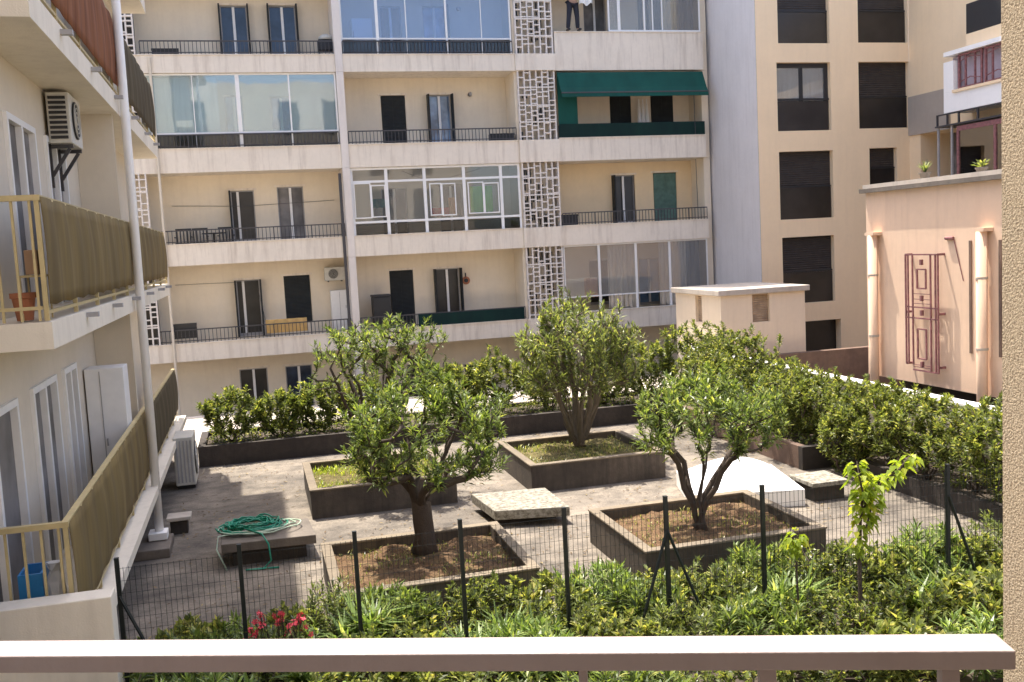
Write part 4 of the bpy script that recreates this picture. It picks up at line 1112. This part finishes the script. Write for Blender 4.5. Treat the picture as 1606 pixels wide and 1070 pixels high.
tree('oleander_tree', 'open oleander tree behind the thick trunked one, in the far left planter', 'tree', (2.0, 17.2, zs), (cx_(590, 570, 17.3)[0], 17.3, zs + 2.02), (1.22, 1.0, .95), .6, .10, 9, 210, M['leafA'], M['bark'], 41, leaves=24, L=.13, W=.028, bare=.4, multi=1, skirt=.1, rtip=.006)

def shrub(name, label, x, y, z, rx_, ry_, h, mat, seed, group, tips=60, leaves=22, L=.10, W=.035, cat='shrub', bark=None):
    return tree(name, label, cat, (x, y, z), (x, y, z + h * .58), (rx_, ry_, h * .45), h * .15, .035, 5, tips, mat, bark or M['bark'], seed, leaves=leaves, L=L, W=W, multi=1, group=group, tiplen=.16, skirt=.8)
gh = 'shrubs of the back hedge'
bh = [(-.62, 22.0, .66, 1.15, 'leftmost shrub of the back hedge, next to the courtyard air conditioner'),
      (.4, 22.0, .55, 1.05, 'thin shrub of the back hedge, second from the left block'),
      (1.3, 22.1, .58, 1.15, 'rounded shrub of the back hedge in front of the dark ground floor window'),
      (2.3, 22.0, .65, 1.2, 'shrub of the back hedge seen through the far left tree'),
      (4.3, 22.2, .6, 1.3, 'shrub of the back hedge right of the near left tree crown'),
      (5.4, 22.2, .7, 1.5, 'tall shrub of the back hedge between the two left planters'),
      (6.6, 22.2, .7, 1.3, 'shrub of the back hedge behind the pale upright tree'),
      (8.0, 22.2, .7, 1.2, 'shrub of the back hedge right of the pale upright tree'),
      (9.0, 22.0, .7, 1.5, 'shrub of the back hedge below the small shed'),
      (10.2, 21.9, .8, 1.9, 'tall shrub filling the far right corner of the hedge')]
for i, (x, y, r_, h, lab) in enumerate(bh):
    shrub('hedge_shrub', lab, x, y, -3.95, r_, r_ * .9, h, M['leafC'], 100 + i, gh, tips=150, leaves=22, L=.13, W=.042)
# right hedge
gh = 'shrubs of the right hand hedge'; 
rh = []
y = 20.6; i = 0
while y > 10.4:
    h = 1.8 if y > 18.5 else (1.35 if y > 16.5 else 1.3); rh.append((10.2 + .1 * math.sin(i * 2.3), y, .72, h)); y -= .92; i += 1
nm = ['first', 'second', 'third', 'fourth', 'fifth', 'sixth', 'seventh', 'eighth', 'ninth', 'tenth', 'eleventh', 'twelfth', 'thirteenth']
for i, (x, y, r_, h) in enumerate(rh):
    z = -3.95 if y > 15.4 else -4.06
    shrub('hedge_shrub', nm[i] + ' shrub of the right hand hedge counted from its far corner', x, y, z, r_, .8, h + (0 if y > 15.4 else .12), M['leafC'], 200 + i, gh, tips=170, leaves=24, L=.10, W=.036)
# left-side overhang of hedge (leafy skirts on the yard side)
for i, (x, y, r_, h) in enumerate(((9.35, 19.6, .7, 1.7), (9.1, 18.2, .7, 1.6), (9.6, 16.6, .6, 1.3), (9.75, 14.9, .5, 1.25))):
    shrub('hedge_shrub', ['bulging shrub at the far inner side of the right hand hedge', 'bright green shrub leaning from the hedge behind the near right tree', 'shrub above the exposed corner of the dark planter', 'shrub leaning over the paving beyond the dark planter corner'][i], x, y, -3.95 if y > 15.4 else G + .02, r_, .6, h, M['leafC'], 260 + i, gh, tips=110, leaves=24, L=.10, W=.036)

# foreground planting bed
gb = 'leafy shrubs in the foreground bed'
def bedpos(px, py, y):   # top pixel at depth y gives x and height
    p = onY(px, py, y); return p[0], p[2]
bed = [(615, 960, 9.85, .45), (880, 940, 9.8, .45), (1010, 935, 9.85, .45), (1150, 920, 9.7, .45), (240, 985, 10.2, .35), (300, 960, 10.3, .4), (365, 955, 10.1, .4), (455, 945, 10.4, .42), (520, 925, 10.35, .38), (610, 925, 10.4, .5), (690, 925, 10.5, .5), (760, 915, 10.45, .5),
       (850, 900, 10.35, .5), (940, 885, 10.4, .5), (1030, 905, 10.2, .5), (1120, 875, 10.1, .55), (1190, 870, 10.3, .5), (1265, 850, 10.0, .55), (1330, 860, 9.9, .45), (1400, 850, 9.8, .5), (1450, 835, 9.8, .5), (1520, 825, 9.6, .5), (1580, 810, 9.6, .6),
       (270, 1010, 9.2, .4), (350, 1000, 9.2, .45), (570, 1000, 9.1, .45), (690, 1005, 9.1, .5), (830, 985, 9.1, .5), (960, 985, 9.1, .5), (1080, 985, 9.0, .5), (1190, 975, 8.9, .5), (1300, 955, 8.8, .5), (1420, 930, 8.7, .5), (1540, 925, 8.6, .5), (300, 1064, 8.1, .5), (520, 1062, 8.1, .55), (760, 1060, 8.0, .55), (980, 1056, 7.9, .55), (1130, 1052, 7.8, .5), (1290, 1050, 7.8, .55), (1420, 1046, 7.7, .5), (1550, 1040, 7.6, .5)]
bedlab = 'loose leafy garden shrub growing in the foreground bed beside the wire fence'
rvar = random.Random(31)
for i, (px, py, y, r_) in enumerate(bed):
    x, zt_ = bedpos(px, py, y); h = (zt_ - (G + .04)) * rvar.uniform(.78, 1.16)
    mat = [M['leafD'], M['leafC'], M['leafE'], M['leafA'], M['leafD'], M['leafB'], M['leafR'] if px > 1500 else M['leafC']][(i * 5) % 7]
    Ls = [(.09, .045), (.06, .035), (.16, .026), (.15, .028), (.12, .05), (.10, .022), (.08, .035)][(i * 5) % 7]
    shrub('bed_shrub', bedlab, x, y, G + .04, r_, r_ * .9, max(.5, h), mat, 300 + i, gb, tips=rvar.choice([60, 80, 105]), leaves=22, L=Ls[0], W=Ls[1])
# strap-leaved clumps
gs = 'strap leaved clumps in the foreground bed'
straps = [(565, 925, 9.9, .62, 'pale arching strap leaved clump beside the red flowers'), (800, 950, 9.6, .55, 'light green strap leaved clump under the middle of the fence'), (740, 955, 9.5, .5, 'light green strap leaved clump left of a taller post'),
          (1245, 935, 9.5, .6, 'bright strap leaved clump left of the young yellow green tree'), (1500, 930, 9.2, .55, 'strap leaved clump near the stucco wall'), (1450, 960, 9.0, .5, 'strap leaved clump above the right end of the handrail'), (500, 1000, 9.2, .5, 'strap leaved clump under the arching pale one')]
for i, (px, py, y, L_, lab) in enumerate(straps):
    x, zt_ = bedpos(px, py + 25, y); rnd = random.Random(500 + i)
    r = thing('strap_plant', lab, 'plant', (x, y, G + .05), gs); lv = Leaves(); 
    for sub in range(7):
        bx_, by_, bz = x + rnd.uniform(-.25, .25), y + rnd.uniform(-.15, .15), max(G + .1, zt_ - .35 + rnd.uniform(-.1, .05))
        for k in range(26):
            a = rnd.uniform(0, 6.283); e = rnd.uniform(.2, 1.0)
            lv.blade(Vector((bx_, by_, bz)), Vector((math.cos(a) * e, math.sin(a) * e, 1)), L_ * rnd.uniform(.5, 1), .04, rnd.uniform(.3, 1.1))
        
    lv.build('leaves', M['leafE'], r)
    m = MB()
    for k in range(8):
        a = rnd.uniform(0, 6.283); m.tube([(x + .05 * math.cos(a), y + .05 * math.sin(a), G + .04), (x + .15 * math.cos(a), y + .12 * math.sin(a), zt_ - .3)], .012, 5)
    m.build('stems', M['bark'], r)
# red oleander blossoms
r = thing('flowering_oleander', 'red flowering oleander shrub above the left part of the handrail', 'flowering shrub', (*bedpos(430, 965, 9.7)[:1], 9.7, G + .05))
rnd = random.Random(77); pe = MB(); st_ = MB(); lv = Leaves()
for (px, py, n) in ((400, 985, 9), (415, 972, 10), (436, 968, 12), (470, 975, 12), (450, 990, 5), (478, 985, 6), (395, 995, 5)):
    for k in range(n):
        x, z = bedpos(px + rnd.uniform(-9, 9), py + rnd.uniform(-7, 9), 9.7); y = 9.7 + rnd.uniform(-.08, .1); c = Vector((x, y, z)); nv = (rv(rnd) + Vector((0, -.5, .7))).normalized()
        u = nv.cross(UP).normalized(); w = nv.cross(u)
        for q in range(5):
            a = q * 1.2566; e = u * math.cos(a) + w * math.sin(a); s_ = nv.cross(e)
            pe.poly([c, c + e * .02 + s_ * .011 + nv * .006, c + e * .034 + nv * .004, c + e * .02 - s_ * .011 + nv * .006])
        st_.tube([(x, y, z), (r.location.x + rnd.uniform(-.1, .1), y, G + .05)], .004, 4)
pe.build('blossom', M['petal'], r); st_.build('stems', M['bark'], r)
for k in range(520):
    px = rnd.uniform(375, 500); py = rnd.uniform(985, 1060); x, z = bedpos(px, py, 9.75); lv.leaf(Vector((x, 9.75 + rnd.uniform(-.2, .2), z)), rv(rnd) + UP * .8, UP, .13, .026)
lv.build('leaves', M['leafA'], r)
# young yellow-green trees
def sapling(lab, pts_px, y, seed, n, basepx, L=.11):
    rnd = random.Random(seed); bx_, bz = bedpos(*basepx, y); r = thing('young_tree', lab, 'young tree', (bx_, y, G + .05)); m = MB(); lv = Leaves()
    fork = None
    for j, (br, rad_) in enumerate(pts_px):
        P = [Vector((bedpos(px, py, y)[0], y + rnd.uniform(-.05, .05), bedpos(px, py, y)[1])) for px, py in br]
        if j == 0: P = [Vector((P[0].x, y, G + .05))] + P
        m.tube(P, [rad_ * (1 - .6 * i / (len(P) - 1)) for i in range(len(P))], 6)
        for k in range(n):
            a = rnd.uniform(.3, 1) if j == 0 else rnd.uniform(0.05, 1.02)
            if j == 0: a = .45 + .55 * a
            s_ = a * (len(P) - 1); i0 = min(int(s_), len(P) - 2); q = P[i0].lerp(P[i0 + 1], s_ - i0)
            v = rv(rnd); v.z = v.z * .5 - .1
            lv.leaf(q + v * rnd.uniform(.03, .10), v + Vector((0, 0, -.3)), UP, L * rnd.uniform(.7, 1.25), L * .75, .35)
    m.build('trunk', M['bark'], r); lv.build('crown', M['leafY'], r)
sapling('young tree with broad yellow green leaves rising above the fence', [([(1352, 980), (1350, 900), (1352, 820), (1358, 770)], .03), ([(1356, 790), (1345, 745), (1348, 725)], .012), ([(1356, 800), (1385, 755), (1405, 735), (1432, 714)], .012), ([(1354, 830), (1372, 790), (1365, 755)], .01)], 8.95, 5, 70, (1352, 985), .10)
sapling('small yellow green sapling beside the fence post', [([(1252, 900), (1252, 860), (1254, 832)], .012), ([(1252, 870), (1242, 850), (1240, 838)], .006)], 9.1, 6, 40, (1252, 985), .075)
# undergrowth (uncountable)
rnd = random.Random(9); lv = Leaves()
for k in range(9000):
    x = rnd.uniform(-1.5, 10.6); y = rnd.uniform(8.0, 10.7); h = rnd.uniform(.02, .28)
    lv.leaf(Vector((x, y, G + .05 + h)), rv(rnd) + UP * .7, UP, rnd.uniform(.06, .14), rnd.uniform(.02, .04))
o = lv.build('undergrowth', M['leafC']); tag(o, 'low mixed undergrowth covering the foreground bed', 'undergrowth', kind='stuff')
rnd = random.Random(19); lv = Leaves()
for k in range(5200):
    if k % 3: x, y, zz = rnd.uniform(-1.1, 10.7), rnd.uniform(21.5, 23.0), -3.95
    else: x, y, zz = rnd.uniform(9.5, 10.8), rnd.uniform(15.7, 21.2), -3.95
    lv.leaf(Vector((x, y, zz + rnd.uniform(.0, .16))), rv(rnd) + UP * .6, UP, rnd.uniform(.07, .13), rnd.uniform(.025, .045))
o = lv.build('ground_cover', M['leafC']); tag(o, 'low leafy ground cover under the hedge shrubs', 'ground cover', kind='stuff')
# grass in the far planters
rnd = random.Random(10)
for key, n, lab in ((1, 2600, 'yellow green grass tufts in the far left planter'), (2, 1700, 'mossy grass tufts in the far middle planter'), (3, 900, 'sparse dry grass in the near left planter'), (4, 800, 'sparse dry grass in the near right planter')):
    x0, x1, y0, y1 = PL[key]; lv = Leaves()
    for k in range(n):
        x = rnd.uniform(x0 + .15, x1 - .15); y = rnd.uniform(y0 + .15, y1 - .15)
        if math.sin(x * 3 + key) * math.cos(y * 4) + rnd.uniform(-.6, .6) < -.2: continue
        lv.blade(Vector((x, y, zs - .02)), Vector((rnd.uniform(-.6, .6), rnd.uniform(-.6, .6), 1)), rnd.uniform(.05, .15 if key < 3 else .10), .012, .6)
    o = lv.build('grass', M['leafY'] if key == 1 else M['leafD']); tag(o, lab, 'grass', kind='stuff')
rnd = random.Random(15); lv = Leaves()
for k in range(3800):
    x = rnd.uniform(-1.5, 9.2); y = rnd.uniform(10.9, 21.2)
    if any(a - .1 < x < b + .1 and c - .1 < y < d_ + .1 for a, b, c, d_ in PL.values()): continue
    if math.sin(x * 1.7) * math.cos(y * 1.3 + 1) + rnd.uniform(-.9, .9) < -.1: continue
    a = rnd.uniform(0, 6.283); lv.leaf(Vector((x, y, G + .012)), Vector((math.cos(a), math.sin(a), rnd.uniform(0, .25))), UP, rnd.uniform(.04, .11), rnd.uniform(.015, .03), 0)
o = lv.build('fallen_leaves', leafmat('dry_leaf', (.09, .055, .025), (.20, .13, .06), (.34, .27, .12), .3, .7, .1)); tag(o, 'dry fallen leaves scattered over the courtyard paving', 'leaf litter', kind='stuff')
# terrace pots on peach building
def potplant(x, y, z, lab, h, mat, n=60, spiky=False):
    r = pot(x, y, z, lab, M['concrete'], .16); rnd = random.Random(int(x * 100 + y * 10)); lv = Leaves()
    for k in range(n):
        v = rv(rnd); v.z = abs(v.z) + (1.2 if spiky else .3)
        if spiky: lv.blade(Vector((x, y, z + .15)), v, h * rnd.uniform(.5, 1), .03, .3)
        else: lv.leaf(Vector((x, y, z + .15)) + v.normalized() * rnd.uniform(0, h * .5), v, UP, .12, .04)
    lv.build('foliage', mat, r)
potplant(*onX(1412, 288, 12.25)[:2], .80, 'spiky green pot plant at the near edge of the terrace roof', .55, M['leafB'], 40, True) if False else None
p = onX(1408, 285, 12.3); potplant(12.75, 16.6, .80, 'spiky green pot plant on the far corner of the peach terrace', .3, M['leafB'], 30, True)
potplant(13.2, 15.6, .80, 'small pot plant in the middle of the peach terrace edge', .25, M['leafC'], 30)
p = onX(1525, 262, 20.5); potplant(20.45, float(p[1]), .75, 'pot plant standing against the glazed lean-to', .9, M['leafD'], 70)
r = pot(-1.98, 9.75, -.46, 'terracotta pot on the golden screened balcony behind the corner balusters')

# ------------------------------------------------------------------ person on the top right balcony
px_, pz_ = 0, 6.94
bp = onY(901, 54, 31.98)[0]
pr = thing('person', 'person in dark trousers and mauve top holding a white cloth on the top right parapet', 'person', (bp, 32.05, pz_))
def skinmesh(name, V, E_, R, mat, parent, lvl=2):
    me = bpy.data.meshes.new(name); me.from_pydata([(v[0], v[1], v[2]) for v in V], E_, []); me.update(); me.materials.append(mat)
    o = bpy.data.objects.new(name, me); COL.objects.link(o); o.parent = parent
    md = o.modifiers.new('skin', 'SKIN'); md.use_smooth_shade = True
    if not me.skin_vertices: me.skin_vertices.new(name='')
    for i, r_ in enumerate(R): me.skin_vertices[0].data[i].radius = (r_, r_) if not hasattr(r_, '__len__') else r_
    me.skin_vertices[0].data[0].use_root = True
    o.modifiers.new('sub', 'SUBSURF').levels = lvl; o.modifiers['sub'].render_levels = lvl
    return o
V = [(0, 0, .95), (0, 0, 1.2), (0, .01, 1.42), (0, 0, 1.52), (0, -.03, 1.62), (0, -.03, 1.74),
     (-.1, 0, .9), (-.15, -.02, .5), (-.2, 0, .08), (-.22, -.14, .03), (.1, 0, .9), (.13, -.03, .5), (.15, 0, .08), (.17, -.14, .03),
     (-.19, 0, 1.4), (-.27, -.08, 1.12), (-.1, -.28, 1.0), (.19, 0, 1.4), (.3, -.1, 1.15), (.25, -.33, 1.02)]
E_ = [(0,1),(1,2),(2,3),(3,4),(4,5),(0,6),(6,7),(7,8),(8,9),(0,10),(10,11),(11,12),(12,13),(2,14),(14,15),(15,16),(2,17),(17,18),(18,19)]
R = [.13,.12,.14,.055,.095,.07,.085,.055,.036,.03,.085,.055,.036,.03,.055,.038,.026,.055,.038,.026]
for hx, hy, hz, sg in ((-.1, -.28, 1.0, 1), (.25, -.33, 1.02, -1)):
    w = 16 if sg == 1 else 19
    V.append((hx + .01 * sg, hy - .06, hz)); palm = len(V) - 1; E_.append((w, palm)); R.append(.03)
    for q in range(4):
        V.append((hx + sg * (.03 - .018 * q), hy - .11, hz + .0)); a = len(V) - 1; V.append((hx + sg * (.03 - .018 * q), hy - .13, hz - .03 - .004 * (q % 3))); E_ += [(palm, a), (a, a + 1)]; R += [.009, .008]
    V.append((hx + sg * .05, hy - .06, hz - .02)); E_.append((palm, len(V) - 1)); R.append(.01)
skinmesh('body', V, E_, R, M['skin'], pr, 1)
skinmesh('trousers', [(0, 0, 1.0), (-.1, 0, .88), (-.15, -.02, .5), (-.2, 0, .07), (.1, 0, .88), (.13, -.03, .5), (.15, 0, .07)], [(0,1),(1,2),(2,3),(0,4),(4,5),(5,6)], [.155,.115,.082,.07,.115,.082,.07], M['denim'], pr)
skinmesh('shirt', [(0, 0, .98), (0, 0, 1.2), (0, .01, 1.42), (-.2, 0, 1.4), (-.27, -.08, 1.13), (-.14, -.24, 1.02), (.2, 0, 1.4), (.3, -.1, 1.15), (.26, -.29, 1.03)], [(0,1),(1,2),(2,3),(3,4),(4,5),(2,6),(6,7),(7,8)], [.16,.15,.165,.075,.055,.042,.075,.055,.042], M['purple'], pr)
for s_ in (-.22, .17): MB().box(bp + s_ - .045, bp + s_ + .045, 31.83, 32.08, pz_, pz_ + .07).build('shoe', M['black'], pr, bevel=.02)
for v_, r_ in (((0, -.03, 1.76), 1), ): MB().lathe((bp, 32.03, pz_ + 1.66), [(.09, 0), (.115, .05), (.11, .12), (.06, .17), (.01, .18)], 14).build('hair', M['black'], pr, smooth=True)
x0 = bp + .1; m = MB(); n = 10
for i in range(n):
    a0, a1 = x0 + .45 * i / n, x0 + .45 * (i + 1) / n
    y0, y1 = 31.62 + .04 * math.sin(i * 1.3), 31.62 + .04 * math.sin((i + 1) * 1.3); zb_ = pz_ + .78 + .05 * math.sin(i * .9); zb2 = pz_ + .78 + .05 * math.sin((i + 1) * .9)
    m.poly([(a0, y0, zb_), (a1, y1, zb2), (a1, y1, pz_ + 1.05), (a0, y0, pz_ + 1.05)])
o = m.build('white_cloth', M['whitecloth']); tag(o, 'white cloth held by the person on the top right parapet', 'cloth'); o.modifiers.new('s', 'SOLIDIFY').thickness = .012

# ------------------------------------------------------------------ light, sky, camera
w = bpy.data.worlds.new('World'); S.world = w; w.use_nodes = True
nt = w.node_tree; bg = nt.nodes['Background']; sky = nt.nodes.new('ShaderNodeTexSky'); sky.sky_type = 'NISHITA'; sky.sun_disc = False
sv = Vector((-.13, .33, 1.0)).normalized()
el = math.asin(sv.z); az = math.atan2(sv.x, sv.y)
sky.sun_elevation = el; sky.sun_rotation = az; sky.dust_density = 3.0; sky.air_density = .7; sky.ozone_density = .6
nt.links.new(sky.outputs[0], bg.inputs[0]); bg.inputs[1].default_value = .15
sl = bpy.data.lights.new('sun', 'SUN'); sl.energy = 3.0; sl.angle = R_(.53); sl.color = (1, .93, .82)
so = bpy.data.objects.new('sun', sl); COL.objects.link(so); so.rotation_euler = (-sv).to_track_quat('-Z', 'Y').to_euler()
cam = bpy.data.cameras.new('camera'); co = bpy.data.objects.new('camera', cam); COL.objects.link(co)
cam.sensor_width = 36; cam.lens = 36 * 1550 / 1606; cam.clip_start = .05; cam.clip_end = 1000
rt, up, fw = CR[0], CR[1], CR[2]
co.matrix_world = Matrix(((rt[0], up[0], -fw[0], 0), (rt[1], up[1], -fw[1], 0), (rt[2], up[2], -fw[2], 0), (0, 0, 0, 1)))
S.camera = co
S.view_settings.view_transform = 'Standard'; S.view_settings.look = 'None'; S.view_settings.exposure = 1.68; S.view_settings.gamma = 1
S.cycles.max_bounces = 8; S.cycles.transparent_max_bounces = 12
